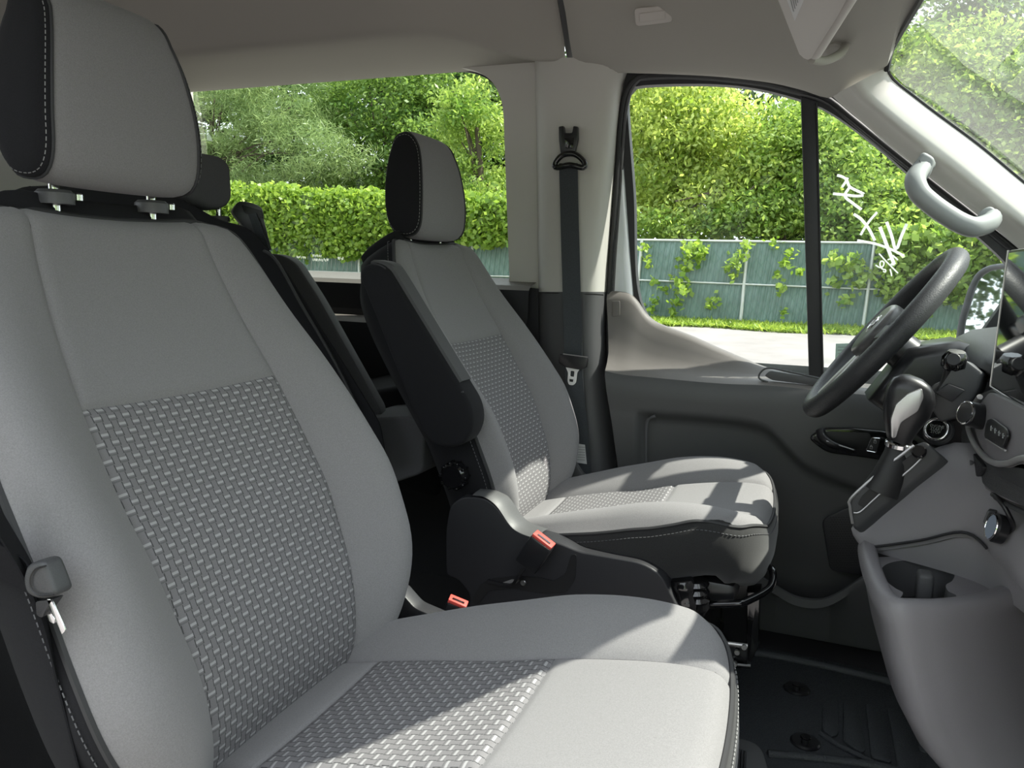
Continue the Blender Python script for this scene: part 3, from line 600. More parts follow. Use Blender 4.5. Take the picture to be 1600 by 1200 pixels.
# ------------------------------------------------------------------ front seats
NRM = np.array([.875, 0, .485])
def make_seat(name, label, yc, inb, hdz=0.0):
    """inb: +1 / -1 = the side of the seat that faces the middle of the van"""
    t = thing(name, label, 'car seat', (-.38, yc, .62), 'front bucket seats')
    xc = spl([.93, 1.0, 1.08, 1.156, 1.21, 1.25, 1.363, 1.45, 1.52, 1.59], [-.600, -.588, -.597, -.625, -.648, -.672, -.737, -.787, -.820, -.844])
    hw = spl([.94, 1.0, 1.07, 1.156, 1.22, 1.287, 1.363, 1.45, 1.51, 1.55, 1.57, 1.582, 1.59], [.19, .220, .248, .258, .260, .260, .256, .243, .228, .210, .194, .174, .148])
    qq = spl([.94, 1.05, 1.156, 1.25, 1.363, 1.45, 1.52, 1.59], [.138, .146, .157, .164, .160, .148, .138, .128])
    bb = spl([.94, 1.05, 1.156, 1.25, 1.363, 1.45, 1.52, 1.59], [.035, .055, .062, .056, .038, .022, .012, .0])
    prof = spl([0, .22, .5, .72, .90, 1], [0, .42, .88, 1, .82, .42])
    ext = spl([.94, 1.1, 1.3, 1.5, 1.59], [.03, .04, .03, .01, 0])
    def hws(z, side): return float(hw(z)) + (float(ext(z)) if side * inb < 0 and inb > 0 else 0)
    def front(u, z):
        q = qq(z); h = hws(z, 1 if u > 0 else -1); a = abs(u); dep = -.012 * (1 - min(1, a / q) ** 2) + .006
        if a > q: dep = .006 + bb(z) * prof((a - q) / max(h - q, 1e-4))
        dep -= .006 * max(0, (a / h - .9) / .1) ** 2
        if z > 1.562: dep -= .02 * ((z - 1.562) / .028) ** 2
        return np.array([xc(z), u + yc, z]) + NRM * dep
    def crease(d): return -.0045 * math.exp(-(d / .0045) ** 2)
    def panel(nm, z0, z1, side, mat, lab=None, nr=44):
        rows = []; uvs = []
        zz = np.r_[z0, z0 + .004, z0 + .01, np.linspace(z0 + .018, z1 - .018, nr), z1 - .01, z1 - .004, z1]
        k = 0; va = 0; pz = None
        for z in zz:
            q = float(qq(z)); h = hws(z, side); row = []
            if side == 0: us = np.r_[-q, -q + .004, -q + .01, np.linspace(-q + .02, q - .02, 25), q - .01, q - .004, q]
            else: us = side * np.r_[q, q + .004, q + .01, np.linspace(q + .018, h, 15)]
            cpt = front(0, z); va += 0 if pz is None else np.linalg.norm(cpt - pz); pz = cpt
            for u in us:
                dd = min([abs(abs(u) - q)] + ([abs(z - 1.363)] if side == 0 else []))
                row.append(front(u, z) + NRM * crease(dd)); uvs.append((u, va))
            rows.append(row)
        return loft(nm, rows, mat, t, ang=0, uv=uvs, **({'label': lab} if lab else {}))
    panel('bolster', .95, 1.59, -1, GREY); panel('bolster', .95, 1.59, 1, GREY)
    panel('upper_panel', 1.363, 1.59, 0, GREY, nr=18)
    panel('back_insert', .95, 1.363, 0, WEAVE, 'basket-woven grey panel of the backrest')
    # dark shell: sides, back and top
    rows = []
    zz = np.r_[np.linspace(.93, 1.55, 40), 1.562, 1.572, 1.58, 1.585, 1.59]
    edge = {-1: [], 1: []}
    for z in zz:
        top = max(0, (z - 1.51) / .08); th = .145 - .02 * top
        row = []
        for sg in (-1, 1):
            h = hws(z, sg); e = front(sg * h, max(z, .95)); edge[sg].append(e)
            prf = [(0, 0), (.006, -.012), (.007, -.04), (.0, -.075), (-.018, -.105), (-.05, -th + .008)]
            pts = [e + NRM * d + np.array([0, sg * du, 0]) for du, d in prf]
            c = np.array([xc(z), yc, z]) - NRM * th
            pts += [c + np.array([0, sg * h * f, 0]) for f in (.45, .2)]
            row += pts if sg == -1 else pts[::-1]
        rows.append(row)
    loft('back_cover', rows, CHAR, t, cu=False, cap=False, ang=60)
    fr_ = [front(u, 1.59) for u in np.linspace(-hws(1.59, -1), hws(1.59, 1), 16)]; bk = rows[-1]
    tl_ = np.array(fr_ + [p for p in bk[len(bk) // 2 + 1:-1]][::-1][::1] if False else fr_ + list(bk[len(bk) // 2:][::-1])[1:] + list(bk[:len(bk) // 2][::-1])[:-1]); cen = tl_.mean(0)
    rws = [tl_, cen + (tl_ - cen) * 1.012 + np.array([-.001, 0, .006])]
    for lift, f in ((.013, 1.0), (.019, .965), (.023, .90), (.025, .78), (.026, .5), (.026, .15)): rws.append(cen + (tl_ - cen) * f + np.array([-.006, 0, lift]))
    loft('back_top', rws, CHAR, t, cu=True, cap=False, ang=0)
    topedge = [front(u, 1.59) for u in np.linspace(-.148, .148, 14)]
    loop = np.array(edge[-1][2:] + topedge[1:-1] + edge[1][2:][::-1])
    pl = cr(loop[::2], 150)
    tube('piping', pl, .0038, PIPE, t, 6)
    off = pl - NRM * .011 + np.array([0, 0, .003]); off[:, 1] += np.sign(off[:, 1] - yc) * .0075 * (np.abs(off[:, 1] - yc) > .12)
    off[(np.abs(off[:, 1] - yc) < .125), 2] += .008
    stitches('stitching', off, THREADK, t)
    # head restraint
    pr = np.array([(-.868, 1.617), (-.84, 1.619), (-.822, 1.632), (-.813, 1.66), (-.814, 1.72), (-.826, 1.785), (-.845, 1.829), (-.868, 1.85), (-.893, 1.852), (-.917, 1.84), (-.931, 1.80), (-.933, 1.73), (-.923, 1.66), (-.90, 1.626)])
    pr[:, 0] = -.815 + (pr[:, 0] + .813) * .80; pr[:, 1] = 1.622 + (pr[:, 1] - 1.617) * 1.0 + hdz
    pr = cr(pr, 56, True); pc = np.array([-.862, 1.738 + hdz])
    def sec(u, s, bow=0):
        q = pc + (pr - pc) * s; return [np.array([a + bow, u * (1 - .20 * max(0, min(1, (b - hdz - 1.69) / .13)) ** 1.6) + yc, b]) for a, b in q]
    us = [(q * .108, s) for q, s in ((-1, .94), (-.95, .962), (-.87, .98), (-.7, .994), (-.4, 1.0), (0, 1.003), (.4, 1.0), (.7, .994), (.87, .98), (.95, .962), (1, .94))]
    hd = loft('headrest', [sec(u, s) for u, s in us], GREY, t, cu=True, ang=0)
    for sg in (-1, 1):
        loft('headrest_side', [sec(sg * u, s) for u, s in ((.1075, .93), (.110, .948), (.114, .94), (.1195, .88), (.1235, .72), (.1255, .45), (.126, .1))], CHAR, hd, cu=True, cap=True, ang=0, label='black side panel of the headrest')
        lp = np.array(sec(sg * .1098, .950)); tube('headrest_piping', lp, .002, PIPE, hd, 6, closed=True)
        ls = np.array(sec(sg * .117, .908)); stitches('headrest_stitching', np.vstack([ls, ls[:1]]), THREAD, hd, r=.0007)
        zt = 1.597; x0 = -.868
        tube('headrest_post', [(x0, yc + sg * .073, 1.58), (x0 - .001, yc + sg * .073, 1.62), (x0 - .003, yc + sg * .073, 1.66 + hdz)], .0062, CHROME, t, 12)
        o = disc('post_collar', (x0, yc + sg * .073, zt - .006), (0, 0, 1), .0215, .017, TRIMD, t, 24, .004)
        o2 = disc('collar_button', (x0 + .012, yc + sg * .073 + .022, zt), (0, 0, 1), .006, .009, CHROME, o, 12, .002)
    # cushion
    zc = spl([-.66, -.60, -.535, -.45, -.35, -.273, -.15, -.09, -.06, -.04], [.945, .957, .976, .998, 1.022, 1.043, 1.064, 1.066, 1.060, 1.048])
    bh = spl([-.6, -.5, -.4, -.28, -.18, -.1, -.05], [.030, .034, .040, .042, .034, .019, .010])
    hwc = spl([-.6, -.45, -.3, -.15, -.08, -.03], [.20, .232, .25, .252, .243, .22])
    qc = spl([-.6, -.45, -.273, -.08, -.03], [.126, .120, .114, .124, .126])
    bp = spl([0, .25, .55, .8, .94, 1], [0, .55, 1, .9, .55, .2])
    def qs(x, u): return float(qc(x)) + (.013 if inb > 0 and u < 0 else 0)
    def top(u, x):
        q = qs(x, u); h = hwc(x); a = abs(u); z = zc(x) + .004 * (min(1, a / q)) ** 2
        if a > q: z += bh(x) * (.2 if inb > 0 and u < 0 else 1) * bp((a - q) / (h - q))
        return np.array([x, u + yc, float(z)])
    def xf(u): a = abs(u) / .24; return -.054 - .022 * a ** 2 - .05 * a ** 7
    def cpanel(nm, x0, x1, side, mat, lab=None, nr=26):
        """x1 None = runs to the front edge"""
        rows = []; uvs = []; tt = np.r_[0, .01, .03, np.linspace(.05, .95, nr), .97, .99, 1]
        for v in tt:
            row = []
            xm = x0 + v * ((x1 if x1 is not None else -.045) - x0); q = qs(xm, side if side else 1); qn = qs(xm, -1); h = float(hwc(xm))
            if side == 0: us = np.r_[-qn, -qn + .004, -qn + .01, np.linspace(-qn + .02, q - .02, 21), q - .01, q - .004, q]
            else: us = side * np.r_[q, q + .004, q + .01, np.linspace(q + .018, h, 15)]
            for u in us:
                xe = x1 if x1 is not None else xf(u); x = x0 + v * (xe - x0)
                p = top(u, x); d = abs(abs(u) - (qn if u < 0 else q))
                if side == 0:
                    for s in (-.537, -.273): d = min(d, abs(x - s))
                p[2] += crease(d); dist = xf(u) - x
                if dist < .02: p[2] -= .012 * (1 - dist / .02) ** 2
                row.append(p); uvs.append((u, x * 1.02))
            rows.append(row)
        return loft(nm, rows, mat, t, ang=0, uv=uvs, **({'label': lab} if lab else {}))
    cpanel('cushion_bolster', -.66, None, -1, GREY, nr=34); cpanel('cushion_bolster', -.66, None, 1, GREY, nr=34)
    cpanel('cushion_rear', -.66, -.537, 0, GREY, nr=6); cpanel('cushion_insert', -.537, -.273, 0, WEAVE, 'basket-woven grey panel of the cushion')
    cpanel('cushion_front', -.273, None, 0, GREY, nr=22)
    per = []
    for v in np.linspace(0, 1, 40):
        xm = -.60 + v * .555; u = -float(hwc(xm)); x = -.60 + v * (xf(u) + .60); p = top(u, x); d = xf(u) - x
        if d < .02: p[2] -= .012 * (1 - d / .02) ** 2
        per.append(p)
    uf = float(hwc(-.045))
    for u in np.linspace(-uf, uf, 50)[1:-1]:
        p = top(u, xf(u)); p[2] -= .012; per.append(p)
    left = [np.array([p[0], 2 * yc - p[1], p[2]]) for p in per[:40]][::-1]; per = np.array(per + left)
    tg = np.gradient(per, axis=0); nn = np.stack([tg[:, 1], -tg[:, 0], 0 * tg[:, 0]], 1); nn /= np.linalg.norm(nn, axis=1, keepdims=True)
    rows = []
    for o, dz in ((0, 0), (.005, -.006), (.010, -.022), (.013, -.05), (.011, -.08), (.003, -.108), (-.012, -.128), (-.03, -.136), (-.08, -.138)):
        r = per + nn * o; r[:, 2] = r[:, 2] + dz * (1 - .12 * (per[:, 2] - 1.03) / .05) + (min(0, dz + .02) * .0); rows.append(r)
    loft('cushion_side', rows, SIDEF, t, ang=70)
    tube('cushion_piping', cr(per[::3] + nn[::3] * .002, 170), .0036, PIPE, t, 6)
    st = per + nn * .0095; st[:, 2] -= .014; stitches('cushion_stitching', cr(st[::3], 160), THREAD if inb > 0 else THREADK, t)
    bm = bmesh.new()                                            # support pan and lower valance under the cushion
    box_bm(bm, (-.33, yc, .93), (.46, .40, .05), .015); from_bm('cushion_pan', bm, SATK, t)
    return t

seat_p = make_seat('front_seat', 'large grey front seat nearest the camera with basket-woven back, its headrest cut by the frame', .752, 1, -.010)
seat_d = make_seat('front_seat', 'grey driver seat with upright folded black armrest, facing the steering wheel', 1.622, -1, -.036)

# driver seat: armrest, recliner knob, side cover, buckle, base
al = round_loop([(561, 432), (566, 414), (590, 411), (606, 420), (735, 632), (740, 664), (726, 696), (694, 701), (668, 690), (655, 668)], [12, 12, 12, 14, 25, 18, 22, 22, 14, 20], 4)
arm = prism('armrest', [P(a, b, y=1.292) for a, b in al], (0, .062, 0), CHAR, seat_d, .010, 3, ang=60)
tl = np.array([P(a, b, y=1.298) for a, b in cr([(578, 409), (596, 413), (610, 426), (660, 508), (722, 610), (738, 640), (737, 668)], 60)])
rows = [[p + np.array([.006, dy, .004]) for dy in (.002, .006, .02, .035, .046, .05)] for p in tl[:46]]
for r in rows: r[0] = r[0] - np.array([.006, 0, .004]); r[-1] = r[-1] - np.array([.006, 0, .004])
loft('armrest_pad', rows, DKGREY, arm, ang=60, label='dark grey padded top of the folded armrest')
tube('armrest_piping', [P(a, b, y=1.296) for a, b in cr([(580, 411), (598, 417), (608, 430), (660, 513), (718, 609), (732, 640), (731, 668), (718, 690)], 60)], .0024, PIPE, arm, 6)
tube('armrest_seam', [P(a, b, y=1.295) for a, b in cr([(702, 619), (712, 616), (724, 612)], 8)], .0022, PIPE, arm, 6)
kn = P(706, 745, y=1.335); kb = disc('recliner_knob', kn + np.array([0, .03, 0]), (0, -1, 0), .027, .032, GLOSSK, seat_d, 28, .005)
many('knob_grip', [disc_vf(kn + np.array([.0265 * math.cos(a), .026, .0265 * math.sin(a)]), (0, -1, 0), .0038, .026, 8, .001) for a in np.linspace(0, 2 * math.pi, 10, endpoint=False)], GLOSSK, kb, kind='stuff')
cov = round_loop([(697, 900), (696, 830), (703, 790), (722, 776), (757, 778), (776, 792), (797, 822), (815, 834), (850, 842), (880, 851), (905, 862), (1003, 879), (1033, 897), (1052, 935), (1075, 985), (1075, 1010), (720, 1010), (735, 930), (716, 905)], [10, 30, 25, 20, 25, 10, 15, 10, 10, 10, 10, 20, 25, 10, 5, 5, 5, 10, 10], 4)
sc_ = prism('side_cover', [P(a, b, y=1.335) for a, b in cov], (0, .05, 0), TRIMK, seat_d, .009, 3, ang=50)
rl = np.array([P(a, b, y=1.333) for a, b in cr([(738, 774), (757, 777), (776, 791), (797, 821), (813, 833), (838, 842)], 30)])
loft('cover_rim', [[p + np.array([0, .0, .0]), p + np.array([.003, .010, .005]), p + np.array([.004, .03, .006]), p + np.array([.004, .056, .003])] for p in rl], DOORP, sc_, ang=0, label='paler top rim of the seat side cover')
rc_ = [(738, 940), (750, 914), (765, 904), (806, 900), (845, 902), (866, 908), (884, 896), (893, 866), (901, 866), (899, 905), (884, 926), (850, 927), (800, 919), (764, 922), (746, 945)]
prism('cover_recess', [P(a, b, y=1.3335) for a, b in round_loop(rc_, 6, 3)], (0, -.0012, 0), RUBBER, sc_, 0)
prism('buckle_bracket', [P(a, b, y=1.331) for a, b in ((786, 910), (800, 905), (812, 906), (806, 912))], (0, -.001, 0), SATIN, sc_, 0)
disc('anchor_bolt', P(818, 910, y=1.330), (0, -1, 0), .006, .004, STEEL, sc_, 12, .001)
# lower seat frame with adjuster bar (glossy black steel)
fr = thing('seat_frame_base', 'black steel seat base with adjuster bar under the driver seat cushion', 'seat base', (-.2, 1.6, .62))
def stick(nm, a, b, r, mat=GLOSSK, par=fr, n=8): return tube(nm, lin([a, b], 4), r, mat, par, n)
tube('adjuster_bar', cr([P(1095, 945, y=1.40), P(1150, 943, y=1.40), P(1165, 940, y=1.41), P(1203, 918, y=1.46), P(1206, 890, y=1.50), P(1190, 880, y=1.56)], 40), .0075, GLOSSK, fr, 10)
tube('spring_cover', cr([P(1066, 905, y=1.37), P(1074, 960, y=1.37), P(1082, 990, y=1.37)], 12), [.02, .024, .023, .021, .023, .024, .022, .02, .023, .021, .017, .012], GLOSSK, fr, 14)
tube('spring_cover', cr([P(1086, 906, y=1.385), P(1089, 960, y=1.385)], 10), [.022, .026, .022, .026, .022, .026, .022, .024, .02, .016], GLOSSK, fr, 14)
prism('cross_rail', [P(a, b, y=1.42) for a, b in [(1100, 1000), (1168, 1009), (1168, 1037), (1100, 1027)]], (0, .012, 0), GLOSSK, fr, .002)
prism('side_plate', [P(a, b, y=1.60) for a, b in [(1150, 905), (1180, 895), (1186, 1008), (1165, 1030), (1130, 990), (1128, 925)]], (0, .015, 0), SATK, fr, .004)
prism('front_leg', [P(a, b, y=1.50) for a, b in [(1166, 925), (1188, 925), (1184, 1015), (1174, 1036), (1152, 1036), (1166, 1010)]], (0, .05, 0), GLOSSK, fr, .006)
stick('cross_tube', P(1095, 1033, y=1.41), P(1172, 1040, y=1.43), .006); stick('cross_tube', P(1100, 1000, y=1.41), P(1168, 1009, y=1.42), .004, SATIN)
for q in ((1163, 1010), (1152, 1018), (1148, 1036)): disc('bolt', P(q[0], q[1], y=1.415), (0, -1, 0), .005, .006, STEEL, fr, 8)
ped = prism('pedestal', [(-.62, 1.43, .62), (-.16, 1.43, .62), (-.16, 1.43, .80), (-.30, 1.43, .90), (-.62, 1.43, .90)], (0, .38, 0), SATK, fr, .01)
# buckles
def buckle(px, py, y, ang, parent, w=.031, h=.058, d=.017, lean=0.0):
    c = P(px, py, y=y); R_ = frame3((math.cos(ang), lean, -math.sin(ang)), (math.sin(ang), 0, math.cos(ang)))
    b = box('belt_buckle', c, (w, d, h), SATK, parent, .004, 2, R_)
    zz = np.array(R_.col[2]); xx = np.array(R_.col[0])
    b2 = box('red_button', c + zz * (h / 2 + .0015), (w * .94, d * .86, .007), RED, b, .0015, 2, R_, label='red release button')
    box('tongue_slot', c + zz * (h / 2 + .0052) - np.array(R_.col[1]) * d * .12, (w * .62, d * .22, .002), GLOSSK, b, .0004, 1, R_)
    return c, zz, b
cb, zb, bkd = buckle(838, 868, 1.30, -.0, seat_d, .046, .060, .026) if False else buckle(836, 864, 1.30, .52, seat_d, .046, .062, .030)
ribbon('buckle_stalk', cr([cb - zb * .03, cb - zb * .06 + np.array([-.004, .01, 0]), P(800, 912, y=1.335), P(765, 906, y=1.335)], 16), (0, .02, 0), .006, SATK, seat_d)
cb2, zb2, bkp = buckle(706, 965, 1.08, .35, seat_p, .034, .06, .022, .25)
ribbon('buckle_stalk', lin([cb2 - zb2 * .03, cb2 - zb2 * .16], 5), (0.03, 0, 0), .006, SATK, seat_p)
prism('hinge_cover', [P(a, b, y=1.02) for a, b in round_loop([(560, 1010), (600, 925), (622, 920), (648, 950), (690, 968), (690, 990), (620, 1010)], 8, 4)], (0, .03, 0), TRIMK, seat_p, .006, 2)  # black plastic puts the shade on this cover into its colour
prism('hinge_cover', [P(a, b, y=1.885) for a, b in round_loop([(860, 780), (890, 722), (897, 722), (910, 742), (930, 750), (920, 775)], 4, 4)], (0, .02, 0), DOORP, seat_d, .004, 2)
# passenger belt at the left edge of the frame
blt = thing('seat_belt', 'black seat belt hanging beside the nearest seat at the left edge of the picture', 'seat belt', P(60, 1000, y=.45))
ribbon('belt_webbing', cr([P(-60, 700, y=.40), P(-10, 800, y=.42), P(42, 890, y=.44), P(70, 960, y=.45), P(95, 1060, y=.46), P(130, 1200, y=.47), P(160, 1320, y=.48)], 40), np.array([.030, -.028, 0]), .0015, WEBK, blt)
ribbon('belt_webbing', cr([P(-90, 850, y=.43), P(-20, 868, y=.43), P(40, 900, y=.437), P(58, 925, y=.438)], 24), np.array([.004, -.01, .040]), .0015, WEBK, blt)
tg_ = prism('tongue_grip', [P(a, b, y=.425) for a, b in round_loop([(40, 882), (66, 876), (78, 905), (88, 932), (60, 938), (40, 930), (34, 905)], 10, 5)], (0, .018, 0), DASH, blt, .005, 3, ang=60)
tube('grip_line', cr([P(a, b, y=.4235) for a, b in ((72, 884), (55, 890), (47, 905), (50, 922), (62, 930), (84, 929))], 20), .0008, RUBBER, tg_, 4)
prism('tongue_base', [P(a, b, y=.43) for a, b in round_loop([(55, 940), (84, 936), (70, 955), (66, 966), (57, 962)], 4, 3)], (0, .01, 0), TRIMK, blt, .002)
prism('steel_tongue', [P(a, b, y=.43) for a, b in round_loop([(72, 936), (79, 936), (102, 986), (96, 992)], 2, 3)], (0, .002, 0), CHROME, tg_, .0006)
prism('steel_tongue', [P(a, b, y=.436) for a, b in round_loop([(71, 956), (78, 955), (86, 970), (84, 976), (74, 970)], 3, 3)], (0, .002, 0), CHROME, tg_, .0006)
# ------------------------------------------------------------------ driver belt
db = thing('seat_belt', 'black driver seat belt hanging on the pale door pillar with its chrome tongue', 'seat belt', P(893, 400, y=1.955))
yb = 1.958
an = prism('height_adjuster', [P(a, b, y=yb) for a, b in round_loop([(875, 199), (883, 198), (885, 209), (896, 209), (898, 198), (905, 199), (905, 220), (900, 240), (878, 240), (876, 222)], 2, 3)], (0, -.014, 0), SATK, db, .003)
prism('adjuster_button', [P(a, b, y=yb - .014) for a, b in round_loop([(882, 215), (897, 215), (896, 232), (884, 232)], 2, 3)], (0, -.003, 0), GLOSSK, an, .001)
tube('adjuster_pin', [P(884, 203, y=yb - .004), P(898, 203, y=yb - .004)], .001, STEEL, an, 6)
tube('belt_ring', cr([P(a, b, y=c) for a, b, c in ((890, 240, yb - .012), (878, 243, yb - .012), (868, 254, yb - .012), (869, 262, yb - .014), (890, 258, yb - .018), (911, 262, yb - .014), (913, 254, yb - .012), (902, 243, yb - .012))], 50, True), .0075, GLOSSK, db, 8, closed=True)
bl = [(888, 255, yb - .010), (889, 300, 1.955), (891, 380, 1.952), (893, 450, 1.948), (895, 520, 1.945), (896, 575, 1.942), (900, 630, 1.945), (906, 690, 1.95), (910, 760, 1.955)]
cb_ = cr([P(a, b, y=c) for a, b, c in bl], 60)
ribbon('belt_webbing', cb_, np.array([.0485, .004, 0]), .0014, WEBB, db)
tg2 = prism('tongue_grip', [P(a, b, y=1.932) for a, b in round_loop([(876, 552), (920, 558), (918, 574), (906, 577), (884, 573), (874, 566)], 3, 3)], (0, -.012, 0), SATK, db, .003)
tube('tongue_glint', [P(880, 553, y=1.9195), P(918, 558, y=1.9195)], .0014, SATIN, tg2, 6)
ol = [P(a, b, y=1.930) for a, b in round_loop([(884, 573), (906, 577), (902, 582), (900, 598), (896, 602), (889, 601), (887, 595), (888, 582)], 2, 3)]
il = [P(a, b, y=1.930) for a, b in round_loop([(892, 579), (898, 580), (897, 589), (891, 588)], 1.5, 3)]
ring('steel_tongue', ol, il, WHITE, tg2, (0, -.002, 0), 60)  # plain white puts the steel's bright reflection into the colour
prism('tongue_hole', [P(a, b, y=1.9275) for a, b in ((890, 592), (896, 593), (895, 597), (890, 596))], (0, -.0008, 0), RUBBER, tg2, 0)
lb2 = prism('belt_label', [P(a, b, y=1.945) for a, b in ((902, 693), (914, 695), (917, 725), (896, 722))], (0, -.001, 0), LABELW, db, 0, label='pale printed label on the belt')
many('label_lines', [tube_vf(lin([P(900, y_, y=1.9435), P(914, y_ + 1, y=1.9435)], 2), .0007, 4) for y_ in range(698, 722, 4)], GREYP, lb2, kind='stuff')

# ------------------------------------------------------------------ second-row seat seen between the front seats
rs = thing('passenger_bench', 'dark rear passenger seat partly hidden behind the nearest front seat', 'car seat', (-1.55, 1.35, .62))
yr = 1.40
hl_ = [P(a, b, y=yr) for a, b in round_loop([(240, 262), (262, 232), (300, 234), (348, 243), (361, 258), (364, 310), (354, 326), (330, 328), (275, 322), (238, 300)], [10, 15, 10, 18, 14, 14, 14, 10, 10, 10], 4)]
hp_ = prism('headrest', hl_, (-.09, .04, 0), DKGREY, rs, .018, 3, ang=60)
for a in (342, 291): tube('headrest_post', [P(a, 345, y=yr + .02), P(a, 318, y=yr + .02)], .006, CHROME, rs, 10); disc('post_collar', P(a + 3, 346, y=yr + .02), (0, 0, 1), .02, .012, TRIMD, rs, 16, .003)
sbk = [(40, 290), (225, 283), (285, 306), (345, 340), (392, 352), (412, 372), (430, 395), (452, 420), (500, 500), (545, 570), (600, 660), (610, 720), (380, 760), (100, 700)]
prism('backrest', [P(a, b, y=1.36) for a, b in round_loop(sbk, 14, 3)], (-.13, .05, 0), CHAR, rs, .022, 3, ang=60)
tube('backrest_piping', cr([P(a, b, y=1.352) for a, b in ((412, 392), (425, 400), (440, 420), (470, 475), (520, 560), (560, 640))], 40), .0035, PIPE, rs, 6)
prism('backrest_side', [P(a, b, y=1.47) for a, b in round_loop([(408, 395), (440, 398), (462, 410), (500, 470), (550, 560), (600, 650), (570, 680), (520, 600), (450, 470)], 14, 4)], (-.03, .07, 0), DKGREY, rs, .02, 3, ang=60)
prism('cushion', [P(a, b, y=1.42) for a, b in round_loop([(540, 655), (640, 650), (665, 665), (660, 740), (540, 780)], 10, 4)], (0, .28, 0), DKGREY, rs, .02, 3, ang=60)
gd = prism('belt_guide', [P(a, b, y=1.45) for a, b in round_loop([(362, 330), (372, 314), (392, 316), (410, 324), (413, 345), (425, 392), (395, 384), (380, 352)], [6, 6, 6, 6, 4, 4, 4, 4], 3)], (-.05, .05, 0), TRIMD, rs, .006, 2)
prism('guide_slot', [P(a, b, y=1.447) for a, b in round_loop([(378, 320), (408, 329), (411, 342), (383, 333)], 3, 3)], (0, -.002, 0), RUBBER, gd, 0)
ribbon('guide_webbing', lin([P(394, 334, y=1.444), P(416, 392, y=1.44)], 6), np.array([.022, 0, .004]), .0015, WEBB, gd)
rs2 = thing('passenger_bench', 'dark rear seat base low behind the driver seat with a pale webbing loop', 'car seat', (-1.2, 1.8, .62))
prism('cushion', [P(a, b, y=1.62) for a, b in round_loop([(560, 615), (640, 600), (700, 690), (690, 780), (580, 760)], 14, 4)], (-.2, .3, -.02), CHAR, rs2, .02, 3, ang=60)
tube('pull_strap', cr([P(a, b, y=1.56) for a, b in ((633, 735), (636, 715), (635, 690), (630, 672))], 16), .0035, PALE, rs2, 6, flat=.3)

# ------------------------------------------------------------------ steering wheel
wc = np.array([.116, 1.62, 1.42]); wu = np.array([.597, 0, .802]); wv = np.array([0, 1., 0]); wn = np.array([-.802, 0, .597])
sw_ = thing('steering_wheel', 'black leather steering wheel with chrome oval badge in front of the driver seat', 'steering wheel', wc)
tube('rim', [wc + .184 * (math.cos(a) * wu + math.sin(a) * wv) for a in np.linspace(0, 2 * math.pi, 96, endpoint=False)], .0195, LEATH, sw_, 18, closed=True)
def wp(u, v, n=0): return wc + wu * u + wv * v + wn * n
hub = round_loop([wp(.052, -.062), wp(.062, 0), wp(.052, .062), wp(0, .082), wp(-.045, .055), wp(-.062, 0), wp(-.045, -.055), wp(0, -.082)], .02, 4)
HUB = M('hub_plastic', (.10, .098, .10), .34, grain=1, gscale=900, bump=.1)
prism('hub_pad', hub - wn * .01, wn * .035, HUB, sw_, .012, 3, ang=60)
for sg in (-1, 1):
    sp_l = [wp(.028, sg * .06), wp(.035, sg * .11), wp(.03, sg * .176), wp(-.002, sg * .178), wp(-.02, sg * .12), wp(-.025, sg * .06)]
    sp = prism('spoke', round_loop(sp_l, .01, 3) - wn * .008, wn * .02, SATK, sw_, .006, 2, ang=60)
    prism('button_pad', round_loop([wp(.02, sg * .09), wp(.022, sg * .14), wp(-.004, sg * .14), wp(-.012, sg * .09)], .006, 3) + wn * .0115, wn * .004, TRIMD, sp, .001)
    sp3 = [wp(-.04, sg * .022), wp(-.17, sg * .06), wp(-.178, sg * .035), wp(-.06, sg * .006)]
    prism('lower_spoke', round_loop(sp3, .006, 3) - wn * .006, wn * .014, SATIN, sw_, .004, 2)
bdg = disc('badge', wp(.008, 0, .022), wn, .021, .004, SATIN, sw_, 30, .001)
for v in bdg.data.vertices: pass
tube('badge_ring', [wp(.008 + .0145 * math.cos(a), .022 * math.sin(a), .0265) for a in np.linspace(0, 2 * math.pi, 40, endpoint=False)], .0018, CHROME, bdg, 8, closed=True)
disc('column_boss', wp(0, 0, -.06), wn, .034, .055, SATK, sw_, 24, .006)

# ------------------------------------------------------------------ dashboard, column shroud, stalk
da = thing('dashboard', 'dark grey dashboard with curved instrument hood behind the steering wheel', 'dashboard', (.5, 1.4, .7))
# hood over the instruments: lofted from near end to far end
rows = []
for y, dx in ((1.34, .03), (1.37, .0), (1.42, -.005), (1.52, -.01), (1.66, -.01), (1.78, .0), (1.84, .015), (1.88, .06)):
    k = min(1, max(.35, 1 - abs(y - 1.62) * 1.4 + .2))
    o = np.array([.262 + dx, y, 1.372]); rows.append([o + np.array(q) * np.array([1, 1, k]) for q in ((.06, 0, -.06), (.012, 0, .0), (-.006, 0, .020), (.0, 0, .036), (.03, 0, .056), (.10, 0, .070), (.22, 0, .066), (.40, 0, .03), (.85, 0, -.11))])
loft('instrument_hood', rows, DASH, da, ang=60, thick=.006)
prism('column_shroud', [np.array(p) for p in ((.10, 1.56, 1.30), (.16, 1.56, 1.40), (.24, 1.56, 1.42), (.45, 1.56, 1.36), (.45, 1.56, 1.18), (.22, 1.56, 1.22))], (0, .14, 0), SATK, da, .02, 3, ang=60)
dk = [(.30, 1.40), (.27, 1.37), (.275, 1.30), (.31, 1.24), (.36, 1.19), (.45, 1.14), (.62, 1.10), (.88, 1.12), (.9, 1.3), (.55, 1.40)]
prism('knee_panel', [np.array([x, 1.36, z]) for x, z in round_loop(dk, .02, 3)], (0, .66, 0), TRIMK, da, .008, 2, ang=50)
